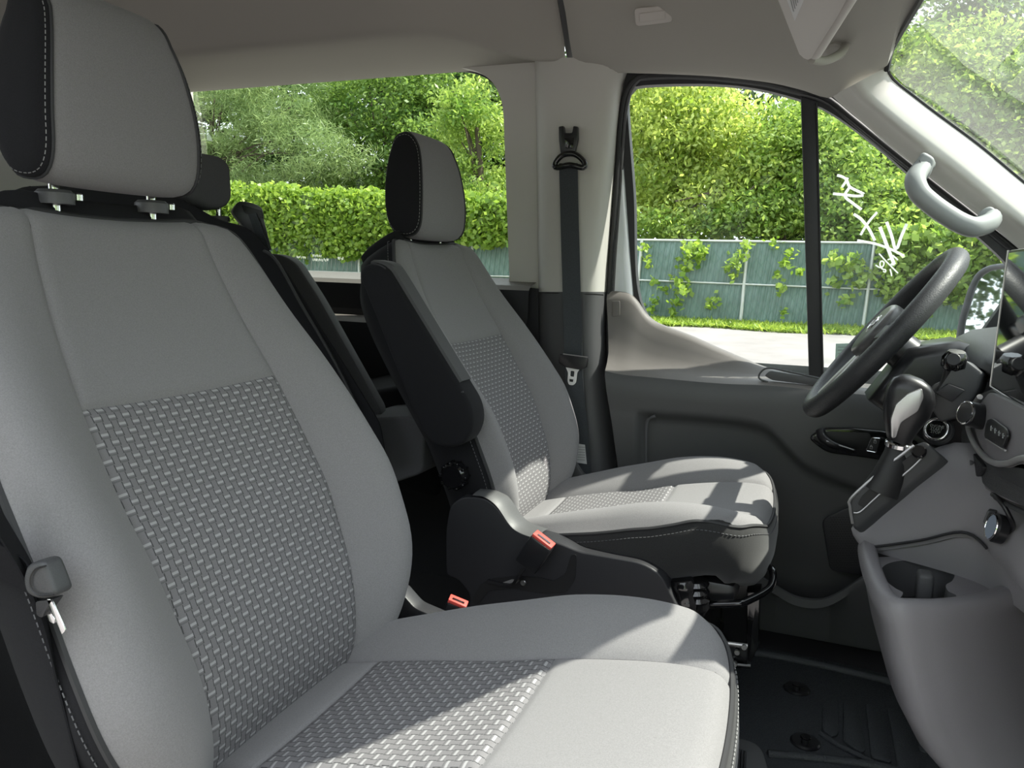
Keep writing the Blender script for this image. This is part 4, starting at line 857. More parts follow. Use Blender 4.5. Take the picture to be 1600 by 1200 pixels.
prism('instrument_face', [np.array([.268, 1.45, 1.385]), np.array([.29, 1.45, 1.30]), np.array([.29, 1.80, 1.30]), np.array([.268, 1.80, 1.385])], (.012, 0, .004), GLOSSK, da, .002)
prism('end_panel', [P(a, b, y=1.37) for a, b in round_loop([(1489, 573), (1507, 561), (1536, 583), (1530, 605), (1506, 650), (1470, 660), (1455, 640), (1463, 612)], 4, 3)], (.02, .06, -.01), DASH, da, .004)
prism('stalk_plate', [P(a, b, y=1.362) for a, b in round_loop([(1462, 614), (1487, 628), (1508, 610), (1482, 600)], 2, 3)], (0, .01, 0), TRIMK, da, .002)
rows = []
for x, z0 in ((.42, 1.40), (.6, 1.37), (.8, 1.32), (1.1, 1.25)): rows.append([(x, y, z0 + .02 * math.cos((y - YM) * 1.6)) for y in np.linspace(.38, 2.0, 20)])
loft('dash_top', rows, DASH, da, ang=0)
prism('dash_body', [np.array([x, .38, z]) for x, z in ((.46, 1.40), (.44, 1.30), (.5, 1.1), (.58, .95), (.86, .95), (.86, 1.25), (.6, 1.36))], (0, 1.62, 0), TRIMK, da, .01)
prism('glove_panel', [np.array([x, .38, z]) for x, z in round_loop([(.31, 1.40), (.275, 1.36), (.285, 1.26), (.33, 1.14), (.44, 1.0), (.88, .98), (.9, 1.28), (.6, 1.39)], .03, 3)], (0, .58, 0), DASH, da, .01, 2, ang=50)
prism('dash_bridge', [np.array([x, .95, z]) for x, z in ((.275, 1.40), (.275, 1.30), (.60, 1.30), (.60, 1.385))], (0, .36, 0), DASH, da, .008)
stl = thing('wiper_stalk', 'black column stalk with faceted end standing right of the steering wheel', 'stalk', P(1482, 618, y=1.40))
tube('stem', cr([P(1478, 618, y=1.41), P(1484, 600, y=1.40), P(1489, 580, y=1.39), P(1491, 566, y=1.385)], 16), np.linspace(.015, .0125, 16), SATK, stl, 14)
tube('stalk_end', [P(a, b, y=c) for a, b, c in ((1490, 578, 1.385), (1491, 572, 1.384), (1493, 558, 1.382), (1495, 549, 1.38))], [.014, .0195, .019, .013], GLOSSK, stl, 8)
disc('end_cap', P(1490, 562, y=1.362), (-.2, -.9, .3), .010, .003, TRIMK, stl, 20, .001)
disc('stem_boot', P(1476, 616, y=1.41), (-.3, -.6, .6), .022, .012, RUBBER, stl, 20, .005)

# ------------------------------------------------------------------ lower console with tray and cup holder
co = thing('centre_console', 'grey centre console with cup holder tray at the right edge of the picture', 'console', (.3, 1.15, .62))
lipz = 1.105
lpx = [(1346, 838), (1346, 850), (1352, 878), (1362, 905), (1376, 928), (1402, 942), (1440, 945), (1480, 945), (1540, 937), (1600, 919), (1680, 890), (1800, 850)]
LIP = cr([P(a, b, z=lipz + .0) for a, b in lpx], 60)
lvl = [(1.105, 0), (1.095, -.004), (1.06, -.006), (1.0, .004)]
sil = [(1356, 940), (1375, 1010), (1400, 1060), (1450, 1120), (1520, 1180), (1600, 1240)]
x0 = LIP[4][0]; prof_ = [(P(a, b, y=1.29)[2], P(a, b, y=1.29)[0] - P(1346, 850, y=1.29)[0]) for a, b in sil]
rows = []
cy = 1.20
inner_ = []
for i, p in enumerate(LIP):
    t = LIP[min(i + 1, 59)] - LIP[max(i - 1, 0)]; nrm = np.array([-t[1], t[0], 0]); nrm /= np.linalg.norm(nrm)
    inner_.append(nrm)
inner_ = np.array(inner_)
rows.append(LIP + inner_ * .025 + np.array([0, 0, -.022])); rows.append(LIP + inner_ * .023 + np.array([0, 0, -.005])); rows.append(LIP + inner_ * .018 + np.array([0, 0, .001])); rows.append(LIP + inner_ * .004 + np.array([0, 0, .002])); rows.append(LIP + np.array([0, 0, -.004])); rows.append(LIP - inner_ * .004 + np.array([0, 0, -.016]))
for z, dx in [(1.07, .004)] + prof_ + [(.62, .30)]:
    k = (1.105 - z); r = LIP.copy(); r[:, 2] = z; r[:, 0] += dx; r[:, 1] = cy + (r[:, 1] - cy) * (1 + .10 * math.sin(min(1, k / .25) * math.pi) - .25 * k); rows.append(r)
loft('console_body', rows, CONS, co, ang=0)
tz = 1.088
cup = np.array([P(a, b, z=tz) for a, b in [(1378, 888), (1396, 878), (1432, 876), (1470, 883), (1490, 896), (1488, 907), (1478, 914), (1482, 924), (1494, 930), (1490, 938), (1460, 944), (1425, 944), (1406, 938), (1411, 926), (1399, 919), (1384, 906)]])
cup = cr(cup, 80, True)
ch = loft('cup_holder', [cup, cup + np.array([0, 0, -.006]), cup.mean(0) + (cup - cup.mean(0)) * .93 + np.array([0, 0, -.06])], TRIMD, co, cu=True, ang=40)
mk('holder_floor', cup.mean(0) + (cup - cup.mean(0)) * .935 + np.array([0, 0, -.058]), [tuple(range(80))], TRIMK, ch, smooth=False)
box('cup_divider', P(1444, 916, z=tz - .012), (.022, .03, .045), TRIMD, ch, .006, 3)
bot = [(1330, 826, 1.335), (1345, 846, 1.325), (1368, 850, 1.312), (1440, 840, 1.285), (1512, 828, 1.25), (1560, 870, 1.19), (1598, 911, 1.135), (1680, 975, 1.07)]
topc = [(1434, 716, 1.385), (1446, 708, 1.385), (1462, 700, 1.38), (1482, 694, 1.37), (1503, 694, 1.35), (1540, 735, 1.28), (1600, 792, 1.20), (1700, 880, 1.12)]
Bc = cr([P(a, b, y=c) for a, b, c in bot], 40); Tc = cr([P(a, b, y=c) for a, b, c in topc], 40)
rows = [Bc + np.array([.004, .004, -.012]), Bc] + [Bc + (Tc - Bc) * f + np.array([-.010, -.004, .008]) * math.sin(math.pi * f) for f in (.08, .25, .5, .75, .92)] + [Tc, Tc + np.array([.05, .02, .0])]
loft('slope_panel', rows, CONS, co, ang=0)
wb = Bc + np.array([.012, .006, -.010]); wf_ = wb.copy(); wf_[:, 2] = tz; wf_[:, 0] += .01; loft('tray_wall', [wb, wf_], CONS, co, ang=0)
trl = np.vstack([LIP[3:44] + inner_[3:44] * .021, wf_[5:33][::-1]]); trl[:, 2] = tz
bm = bmesh.new(); es = []
for lp_ in (trl, cup):
    vv = [bm.verts.new(p) for p in lp_]; es += [bm.edges.new((vv[k], vv[(k + 1) % len(vv)])) for k in range(len(vv))]
bmesh.ops.triangle_fill(bm, edges=es, use_beauty=True); from_bm('tray_floor', bm, CONS, co)
tube('tray_seam', Bc[3:24] + np.array([-.002, -.002, -.004]), .0022, TRIMK, co, 6)
# gear lever with bezel
sh = thing('gear_lever', 'black and silver automatic gear lever in a chrome-edged slot on the console', 'gear lever', P(1395, 750, y=1.34))
bzp = [(1327, 790), (1330, 776), (1380, 732), (1428, 694), (1444, 688), (1471, 712), (1466, 722), (1400, 776), (1340, 826), (1331, 824)]
bvec = np.array([.035, .03, -.03])
bez = prism('gear_bezel', [P(a, b, y=1.322) for a, b in round_loop(bzp, 4, 3)], bvec, DASH, sh, .004, 2)
prism('gear_slot', [P(a, b, y=1.3195) for a, b in round_loop([(1340, 788), (1346, 776), (1395, 733), (1432, 704), (1440, 712), (1400, 752), (1352, 794)], 4, 3)], (0, -.001, 0), RUBBER, bez, 0)
tube('bezel_trim', cr([P(a, b, y=1.319) for a, b in ((1332, 818), (1328, 792), (1331, 777), (1380, 733), (1428, 696))], 30), .0024, SATIN, bez, 6)
tube('bezel_trim', cr([P(a, b, y=1.318) for a, b in ((1334, 801), (1345, 799), (1375, 772), (1420, 735), (1440, 716))], 30), .0014, SATIN, bez, 6)
rows = []
for a, b, w, c in ((1376, 768, 22, 1.325), (1388, 746, 19, 1.325), (1396, 726, 17, 1.328), (1402, 712, 16, 1.332), (1405, 698, 15, 1.335)):
    ce_ = P(a, b, y=c); r = w / 1200 * 1.42; rows.append([ce_ + np.array([math.cos(t) * r * (1 + .06 * math.sin(5 * t)), math.sin(t) * r * .7, -math.cos(t) * r * .35]) for t in np.linspace(0, 2 * math.pi, 20, endpoint=False)])
loft('gear_boot', rows, RUBBER, sh, cu=True, cap=True, ang=60)
disc('knob_collar', P(1404, 697, y=1.337), P(1414, 640, y=1.33) - P(1404, 697, y=1.337), .0205, .008, CHROME, sh, 28, .002)
rows = []
for a, b, w, d, c in ((1404, 690, 17, .016, 1.335), (1404, 678, 20, .018, 1.334), (1408, 660, 26, .020, 1.333), (1416, 638, 33, .022, 1.332), (1424, 616, 34, .022, 1.331), (1428, 602, 29, .020, 1.331), (1430, 594, 21, .015, 1.331), (1431, 589, 10, .007, 1.331)):
    ce_ = P(a, b, y=c); r = w / 1200 * 1.40; ax = np.array([.88, 0, -.30]); rows.append([ce_ + ax * math.copysign(abs(math.cos(t)) ** .75, math.cos(t)) * r + np.array([0, 1, 0]) * math.copysign(abs(math.sin(t)) ** .75, math.sin(t)) * d for t in np.linspace(0, 2 * math.pi, 28, endpoint=False)])
kn_ = loft('gear_knob', rows, SATK, sh, cu=True, cap=True, ang=60)
prism('silver_inlay', [P(a, b, y=1.304) for a, b in round_loop([(1393, 685), (1392, 655), (1400, 632), (1418, 616), (1441, 607), (1443, 622), (1434, 643), (1408, 660), (1400, 684)], 4, 3)], (0, .012, 0), SATIN, kn_, .003, 2)
disc('shift_button', P(1436, 706, y=1.318), (-.2, -.8, .5), .011, .005, GLOSSK, sh, 16, .002)
# start button
n_ = np.array([-.45, -.80, .38]); n_ /= np.linalg.norm(n_); pc_ = P(1466, 673, y=1.385)
st_ = thing('start_button', 'round black engine start button with chrome ring beside the gear lever', 'button', pc_)
disc('button_cap', pc_, n_, .0150, .008, GLOSSK, st_, 32, .002)
u_ = np.cross(n_, [0, 0, 1]); u_ /= np.linalg.norm(u_); u_ = -u_ if u_[0] < 0 else u_; v_ = np.cross(n_, u_); v_ = -v_ if v_[2] < 0 else v_
tube('chrome_ring', [pc_ + n_ * .008 + .0170 * (math.cos(a) * u_ + math.sin(a) * v_) for a in np.linspace(0, 2 * math.pi, 40, endpoint=False)], .0023, CHROME, st_, 8, closed=True)
disc('button_bezel', pc_ - n_ * .004, n_, .024, .006, TRIMK, st_, 32, .003)
def letters(name, txt, c, u, v, h, mat, parent, depth=.0002):
    cu = bpy.data.curves.new(name, 'FONT'); cu.body = txt; cu.size = h; cu.align_x = 'CENTER'; cu.align_y = 'CENTER'; cu.extrude = depth; cu.resolution_u = 2; cu.space_line = .8
    tmp = bpy.data.objects.new(name + '_tmp', cu); C.objects.link(tmp); bpy.context.view_layer.update()
    me = bpy.data.meshes.new_from_object(tmp.evaluated_get(bpy.context.evaluated_depsgraph_get())); bpy.data.objects.remove(tmp)
    n = np.cross(u, v); V = [np.asarray(c) + u * w.co.x + v * w.co.y + n * w.co.z for w in me.vertices]; Fc = [list(p.vertices) for p in me.polygons]
    return mk(name, V, Fc, mat, parent, smooth=False)
letters('button_lettering', 'ENGINE\nSTART\nSTOP', pc_ + n_ * .0086, u_, v_, .0062, PALE, st_)
# centre stack
X0 = .236
def Q(px, py, dx=0): return P(px, py, x=X0 + dx)
cs = thing('centre_stack', 'dark centre stack with rotary knob and switches beneath the screen', 'control panel', Q(1560, 700))
prism('stack_body', [Q(a, b, .006) for a, b in round_loop([(1508, 640), (1524, 618), (1549, 608), (1640, 660), (1760, 735), (1760, 900), (1600, 792), (1544, 766), (1512, 728), (1500, 690)], [8, 8, 3, 3, 3, 5, 5, 15, 15, 15], 4)], (.26, 0, 0), DASH, cs, .006, 2)
prism('face_panel', [Q(a, b) for a, b in round_loop([(1546, 612), (1640, 660), (1760, 735), (1760, 810), (1600, 733), (1562, 730), (1534, 704), (1521, 668), (1524, 640)], [6, 3, 3, 3, 8, 10, 14, 14, 12], 4)], (.01, 0, 0), CONS, cs, .003, 2)
tube('chrome_trim', cr([Q(a, b, -.003) for a, b in ((1531, 620), (1521, 634), (1513, 652), (1514, 674), (1528, 702), (1550, 722), (1574, 724), (1600, 716), (1650, 722))], 50), .0042, SATIN, cs, 8)
prism('lower_trim', [Q(a, b, .0) for a, b in round_loop([(1552, 726), (1575, 731), (1596, 722), (1680, 745), (1760, 830), (1760, 880), (1600, 765), (1560, 745)], 5, 3)], (.01, 0, 0), TRIMK, cs, .003)
kc = Q(1527, 657, -.004); kd = np.array([-.88, -.42, .22]); kd /= np.linalg.norm(kd)
kk = disc('rotary_knob', Q(1536, 652, .0), kd, .0185, .03, SATK, cs, 28, .003)
tube('knob_ring', [Q(1536, 652) + kd * .029 + .0165 * (math.cos(a) * np.cross(kd, [0, 0, 1]) + math.sin(a) * np.cross(kd, np.cross(kd, [0, 0, 1]))) for a in np.linspace(0, 2 * math.pi, 36, endpoint=False)], .0016, CHROME, kk, 6, closed=True)
bpn = prism('switch_panel', [Q(a, b, -.002) for a, b in round_loop([(1546, 657), (1554, 653), (1577, 670), (1579, 682), (1571, 702), (1542, 684)], 4, 3)], (-.004, 0, 0), SATK, cs, .002)
for i in range(4):
    a, b = 1549 + i * 6.2, 665 + i * 4.0
    tube('switch_mark', [Q(a, b, -.0068), Q(a - .6, b + 8, -.0068)], .0009, PALE, bpn, 5); tube('switch_mark', [Q(a - 1.6, b + 3, -.0068), Q(a + 1.6, b + 4, -.0068)], .0007, PALE, bpn, 5)
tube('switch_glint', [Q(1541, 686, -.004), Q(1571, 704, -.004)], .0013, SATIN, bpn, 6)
lsw = prism('lower_switch', [Q(a, b, .0) for a, b in round_loop([(1503, 704), (1514, 702), (1535, 728), (1532, 738), (1522, 748), (1506, 738)], 4, 3)], (.01, 0, 0), TRIMK, cs, .003)
prism('switch_insert', [Q(a, b, -.002) for a, b in round_loop([(1513, 716), (1522, 721), (1516, 736), (1507, 732)], 2, 3)], (-.003, 0, 0), TRIMD, lsw, .001)
tube('shelf_edge', cr([Q(a, b, .012) for a, b in ((1532, 753), (1548, 762), (1580, 778), (1620, 790), (1700, 815))], 24), .0045, CONS, cs, 8)
tube('shelf_edge', cr([Q(a, b, .018) for a, b in ((1532, 760), (1552, 775), (1590, 796), (1640, 815))], 24), .0035, DASH, cs, 8)
sct = thing('touch_screen', 'tall glossy black touch screen rising at the right edge of the picture', 'screen', Q(1570, 500))
def scr(px, py): p = P(px, py, y=1.305); return p
a_, b_ = scr(1577, 391), scr(1549, 604)
lo_ = np.array([0, -.32, 0])
prism('screen_bezel', [a_, b_, b_ + lo_ + np.array([0, 0, -.004]), a_ + lo_], (.014, 0, .002), SATK, sct, .003, 2)
prism('screen_glass', [a_ + np.array([-.0012, -.004, -.004]), b_ + np.array([-.0012, -.004, .004]), b_ + lo_ + np.array([-.0012, .004, .004]), a_ + lo_ + np.array([-.0012, .004, -.004])], (.0008, 0, 0), SCREEN, sct, 0)
tube('screen_edge', [a_ + np.array([-.001, .001, 0]), b_ + np.array([-.001, .001, 0]), b_ + lo_], .0016, SATIN, sct, 6)
# charger plug, cable and socket on the console
pg = thing('charger_plug', 'round silver-blue charger plug with black cable pushed into the console', 'plug', P(1567, 828, y=1.19))
pd = np.array([-.97, -.14, .2]); pd /= np.linalg.norm(pd); pp = P(1567, 828, y=1.185)
disc('plug_body', pp, pd, .020, .014, SATK, pg, 24, .003); disc('plug_face', pp + pd * .0135, pd, .0168, .002, M('blue_grey', (.30, .36, .45), .3), pg, 24, .0006)
e1 = np.cross(pd, [0, 0, 1]); e1 /= np.linalg.norm(e1); e2 = np.cross(pd, e1)
tube('plug_ring', [pp + pd * .0150 + .0175 * (math.cos(a) * e1 + math.sin(a) * e2) for a in np.linspace(0, 2 * math.pi, 32, endpoint=False)], .0013, CHROME, pg, 6, closed=True)
tube('cable', cr([P(a, b, y=c) for a, b, c in ((1551, 773, 1.20), (1556, 776, 1.18), (1568, 790, 1.165), (1578, 808, 1.16), (1583, 822, 1.17), (1576, 832, 1.18))], 30), .0032, SATK, pg, 8)
so = thing('usb_socket', 'small rectangular socket beside the charger plug on the console', 'socket', P(1546, 810, y=1.225))
prism('socket_frame', [P(a, b, y=1.200) for a, b in round_loop([(1543, 797), (1557, 800), (1549, 822), (1535, 817)], 3, 3)], (.004, .012, 0), DASH, so, .002)
prism('socket_port', [P(a, b, y=1.1975) for a, b in ((1546, 801), (1553, 803), (1547, 815), (1541, 812))], (0, .001, 0), RUBBER, so, 0)
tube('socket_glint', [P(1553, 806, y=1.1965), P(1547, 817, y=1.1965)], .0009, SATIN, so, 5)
# door mirror and its inner sail cover
prism('mirror_sail', [P(a, b, y=2.0) for a, b in round_loop([(1506, 562), (1530, 525), (1568, 472), (1620, 440), (1620, 600), (1538, 590)], 3, 3)], (0, .03, 0), TRIMK, dr, .003)
mi = thing('door_mirror', 'outside door mirror with dark frame reflecting trees, beyond the steering wheel', 'mirror', P(1545, 500, y=2.35))
def mp(px, py): return P(px, py, y=2.46 - (px - 1497) * .0022 + (590 - py) * .00045)
ml = [(1494, 560), (1503, 500), (1518, 450), (1530, 428), (1548, 418), (1600, 413), (1680, 413), (1690, 590), (1600, 600), (1500, 590)]
ml = round_loop(ml, [4, 8, 10, 14, 10, 6, 10, 10, 10, 8], 4)
prism('mirror_housing', [mp(a, b) + np.array([.006, .003, 0]) for a, b in ml], (.10, .02, 0), TRIMK, mi, .02, 3, ang=60)
ctr = np.mean([mp(a, b) for a, b in ml], 0)
prism('mirror_glass', [ctr + (mp(a, b) - ctr) * .965 for a, b in ml], (.004, .001, 0), MIRR, mi, 0)
tube('mirror_rim', [mp(a, b) for a, b in ml], .0085, DASH, mi, 8, closed=True)

# ------------------------------------------------------------------ floor mat and small floor things
fm = thing('floor_mat', 'black moulded rubber floor mat with raised ribs under the steering wheel', 'floor mat', P(1250, 1100, z=.63))
mt = [P(a, b, z=.634) for a, b in ((1160, 1012), (1195, 1012), (1290, 1030), (1420, 1060), (1640, 1150), (1660, 1330), (1100, 1320), (1120, 1140))]
prism('mat_base', mt, (0, 0, -.010), MATR, fm, .004)
tube('mat_rim', cr([P(a, b, z=.636) for a, b in ((1165, 1022), (1200, 1024), (1290, 1042), (1420, 1075), (1560, 1130))], 30), .010, MATR, fm, 8)
tube('mat_ridge', [P(a, b, z=.636) for a, b in ((1200, 1178), (1290, 1186), (1370, 1196), (1440, 1215))], .008, MATR, fm, 8)
tube('mat_ridge', [P(a, b, z=.636) for a, b in ((1282, 1146), (1310, 1165), (1370, 1194))], .006, MATR, fm, 8)
for lp_ in ([(1284, 1108), (1290, 1098), (1310, 1095), (1311, 1150), (1300, 1155), (1284, 1144)], [(1318, 1098), (1342, 1102), (1352, 1176), (1345, 1180), (1316, 1160)], [(1352, 1102), (1376, 1106), (1393, 1195), (1360, 1186)], [(1386, 1108), (1412, 1118), (1440, 1218), (1402, 1205)], [(1440, 1130), (1458, 1140), (1465, 1165), (1448, 1180), (1434, 1175)], [(1470, 1155), (1500, 1170), (1520, 1230), (1480, 1225)]):
    prism('mat_rib', [P(a, b, z=.633) for a, b in round_loop(lp_, 5, 3)], (0, 0, .006), MATR, fm, .003, 2)
for a, b in ((1245, 1077), (1258, 1160)):
    fx = thing('mat_fixing', 'round black mat fixing with raised pin, ' + ('the farther one' if b < 1100 else 'the nearer one'), 'fixing', P(a, b, z=.634), 'mat fixings')
    disc('fixing_disc', P(a, b, z=.634), (0, 0, 1), .028, .005, SATK, fx, 32, .003); disc('fixing_pin', P(a, b, z=.639), (0, 0, 1), .008, .012, SATK, fx, 16, .003)
    disc('pin_head', P(a, b, z=.639) + np.array([0, 0, .010]), (0, 0, 1), .010, .003, GLOSSK, fx, 16, .001)
pb = thing('step_box', 'dark ribbed plastic cover on the floor in front of the nearest seat', 'floor cover', P(1165, 1180, z=.66))
prism('cover_body', [P(a, b, z=.72) for a, b in round_loop([(1120, 1190), (1138, 1152), (1170, 1156), (1190, 1168), (1200, 1200), (1210, 1290), (1100, 1290)], [6, 8, 14, 12, 12, 4, 4], 4)], (0, 0, -.10), TRIMD, pb, .012, 3, ang=60)
for i in range(6):
    tube('cover_rib', [P(1142 + i * 4.5, 1170 + abs(i - 2) * 1.5, z=.722), P(1132 + i * 5.5, 1290, z=.722)], .0022, TRIMK, pb, 6)
# ------------------------------------------------------------------ outside: lot, verge, fence, vines, trees
def gz(y): return -.1 + (y - 2) * .0363
ASPH = M('asphalt', (.245, .226, .220), .9, grain=1, gscale=60, bump=.6, bdist=.01, mott=1.2)
Yf = 17.0
mk('ground', [(-70, -40, gz(-40) * 0 - .1), (70, -40, -.1), (70, 2, -.1), (-70, 2, -.1), (70, 15.9, gz(15.9)), (-70, 15.9, gz(15.9)), (70, 70, gz(70)), (-70, 70, gz(70))], [(0, 1, 2, 3), (3, 2, 4, 5), (5, 4, 6, 7)], ASPH, kind='structure', smooth=False)
def leaves(cen, size, n_vec_bias=.4, asp=.6, droop=0):
    """leaf quads (bent rhombs) around centres -> V, F"""
    n = len(cen); d = RNG.normal(size=(n, 3)); d /= np.linalg.norm(d, axis=1, keepdims=True); nr = RNG.normal(size=(n, 3)); nr[:, 2] += n_vec_bias * 2; nr[:, 1] -= .3
    d -= nr * (np.sum(d * nr, 1) / np.sum(nr * nr, 1))[:, None]; d[:, 2] -= droop; d /= np.linalg.norm(d, axis=1, keepdims=True)
    s = np.cross(nr, d); s /= np.linalg.norm(s, axis=1, keepdims=True); sz = size * RNG.uniform(.65, 1.35, (n, 1))
    V = np.stack([cen - d * sz * .5, cen + s * sz * asp * .5 , cen + d * sz * .5, cen - s * sz * asp * .5], 1).reshape(-1, 3); return V
def leafobj(name, V, tone, mat, parent=None):
    n = len(V) // 4; me = bpy.data.meshes.new(name); b0 = base_of(parent); V = V - b0
    me.vertices.add(n * 4); me.vertices.foreach_set('co', V.ravel().astype(np.float32)); me.loops.add(n * 4); me.loops.foreach_set('vertex_index', np.arange(n * 4, dtype=np.int32))
    me.polygons.add(n); me.polygons.foreach_set('loop_start', np.arange(0, n * 4, 4, dtype=np.int32)); me.polygons.foreach_set('loop_total', np.full(n, 4, np.int32))
    at = me.attributes.new('tone', 'FLOAT', 'FACE'); at.data.foreach_set('value', np.clip(tone, 0, 1).astype(np.float32)); me.materials.append(mat); me.update(calc_edges=True)
    o = bpy.data.objects.new(name, me); C.objects.link(o)
    if parent is not None: o.parent = parent
    o['kind'] = 'stuff'; return o
def clumps(blobs, per, cl, spread):
    """random clump centres inside ellipsoids given as (px, py, Y, half width px, half height px, depth m), leaves gathered on each clump"""
    out = []; tone = []
    for px, py, Y, rx, rz, dp in blobs:
        c = P(px, py, y=Y); s = np.linalg.norm(c - CAM) / F; k = max(3, int(cl * rx * rz / 2500))
        q = RNG.normal(size=(k, 3)); q /= np.linalg.norm(q, axis=1, keepdims=True); q *= RNG.uniform(.55, 1, (k, 1)) ** .6
        cc = c + q * np.array([rx * s, dp, rz * s])
        for o in cc:
            m = per; e = RNG.normal(size=(m, 3)) * np.array([spread, spread, spread * .55]); out.append(o + e); tone.append(np.clip(RNG.normal(.45, .18, m) + RNG.normal(0, .2), 0, 1))
    return np.vstack(out), np.concatenate(tone)
def tree(name, label, blobs, mat, size, per=70, cl=14, spread=.45, asp=.55, bias=.4, trunk=None, group='trees beyond the fence', droop=0):
    t = thing(name, label, 'tree', (float(P(blobs[0][0], 400, y=blobs[0][2])[0]), blobs[0][2], gz(blobs[0][2])), group)
    cen, tone = clumps(blobs, per, cl, spread); leafobj('foliage', leaves(cen, size, bias, asp, droop), tone, mat, t)
    b0 = np.array(t.location); c = P(blobs[0][0], blobs[0][1], y=blobs[0][2])
    tube('trunk', cr([b0, b0 + (c - b0) * .5 + np.array([.2, 0, 0]), c], 14), np.linspace(.16, .07, 14), BARK, t, 8)
    vf = []
    for px, py, Y, rx, rz, dp in blobs:
        e = P(px, py, y=Y); m_ = b0 + (c - b0) * random.uniform(.45, .9)
        for k in range(2):
            q = e + np.array([random.uniform(-.6, .6), random.uniform(-.5, .5), random.uniform(-.4, .7)]); vf.append(tube_vf(cr([m_, (m_ + q) / 2 + np.array([0, 0, .2]), q], 8), np.linspace(.05, .018, 8), 5))
    many('branches', vf, BARK, t, kind='stuff'); return t
LF_PINE = leafmat('pine_leaf', (.15, .23, .09), (.36, .46, .20), .35)
LF_DARK = leafmat('dark_leaf', (.07, .14, .035), (.25, .37, .10), .45)
LF_MID = leafmat('mid_leaf', (.12, .22, .045), (.38, .49, .14), .5)
LF_YEL = leafmat('yellow_leaf', (.17, .26, .05), (.50, .58, .18), .55)
LF_VINE = leafmat('vine_leaf', (.13, .24, .04), (.36, .48, .11), .5)
LF_BACK = leafmat('back_leaf', (.022, .05, .014), (.07, .12, .035), .4)  # near-black leaves put the shade in gaps between crowns into colour
GRASSM = leafmat('grass_blade', (.16, .27, .04), (.42, .52, .13), .4)
# fence
Fx0, Fx1 = -16., 7.5
fe = thing('fence', 'green slatted chain-link fence with grey rails at the back of the lot', 'fence', (float(P(1150, 500, y=Yf)[0]), Yf, gz(Yf)))
def ftop(x): return float(np.interp(x, [-16, -9, -3.7, .8, 8], [P(380, 360, y=Yf)[2], P(735, 372, y=Yf)[2], P(1010, 375, y=Yf)[2], P(1380, 380, y=Yf)[2], P(1380, 380, y=Yf)[2] - .05]))
def fmid(x): return float(np.interp(x, [-16, -11.5, -4, -.1, 3.1, 8], [P(470, 422, y=Yf)[2], P(560, 426, y=Yf)[2], P(990, 437, y=Yf)[2], P(1260, 448, y=Yf)[2], P(1510, 458, y=Yf)[2], P(1510, 458, y=Yf)[2] - .2]))
def fbot(x): return float(np.interp(x, [-16, -3.7, 0, 1, 8], [P(800, 492, y=Yf)[2], P(1000, 497, y=Yf)[2], P(1260, 507, y=Yf)[2], P(1340, 512, y=Yf)[2], P(1340, 512, y=Yf)[2] - .35]))
xs = np.linspace(Fx0, Fx1, 40)
tube('top_rail', [(x, Yf - .03, ftop(x)) for x in xs], .024, GALV, fe, 8); tube('middle_rail', [(x, Yf - .05, fmid(x)) for x in xs], .020, GALV, fe, 8)
V = []; Fc = []; xs_ = np.arange(Fx0, Fx1, .062); lean = .10
for i, x in enumerate(xs_):
    zt, zb = ftop(x) - .01, fbot(x) - .02; w = .034; h = zt - zb; yy = Yf + (.008 if i % 2 else -.004); o = len(V)
    V += [(x - w - lean * h, yy, zb), (x - lean * h, yy - .009, zb), (x + w - lean * h, yy, zb), (x - w, yy, zt), (x, yy - .009, zt), (x + w, yy, zt)]; Fc += [(o, o + 1, o + 4, o + 3), (o + 1, o + 2, o + 5, o + 4)]
mk('privacy_slats', V, Fc, SLAT, fe, ang=20, kind='stuff')
vf = []
for k in np.arange(Fx0 - 2, Fx1 + 2, .19):
    for s in (-1, 1):
        a = np.array([k, Yf - .018, fbot(k)]); b = a + np.array([s * 1.2, 0, 1.68]); vf.append((np.array([a + [-.004, 0, 0], a + [.004, 0, 0], b + [.004, 0, 0], b + [-.004, 0, 0]]), [(0, 1, 2, 3)]))
many('chain_wire', vf, WIRE, fe, kind='stuff', smooth=False)
for a, b, c, d in ((738, 372, 738, 470), (1003, 376, 992, 500), (1169, 376, 1157, 502), (1367, 380, 1348, 512), (1532, 386, 1508, 530), (560, 368, 562, 470), (390, 366, 394, 470)):
    tube('fence_post', [P(c, d, y=Yf - .04), P(a, b - 2, y=Yf - .04)], .036, GALV, fe, 10)
# verge of grass
n = 26000; gx = RNG.uniform(-14, 6, n); gy = 15.9 + RNG.beta(1.3, 1.2, n) * 1.15 + .12 * np.sin(gx * 2.3); gc = np.stack([gx, gy, np.array([gz(v) for v in gy]) + .05], 1)
Vg = leaves(gc, .20, -.2, .22); gr = leafobj('grass', Vg, RNG.normal(.5, .25, n), GRASSM); tag(gr, 'strip of bright green grass along the foot of the fence', 'grass')
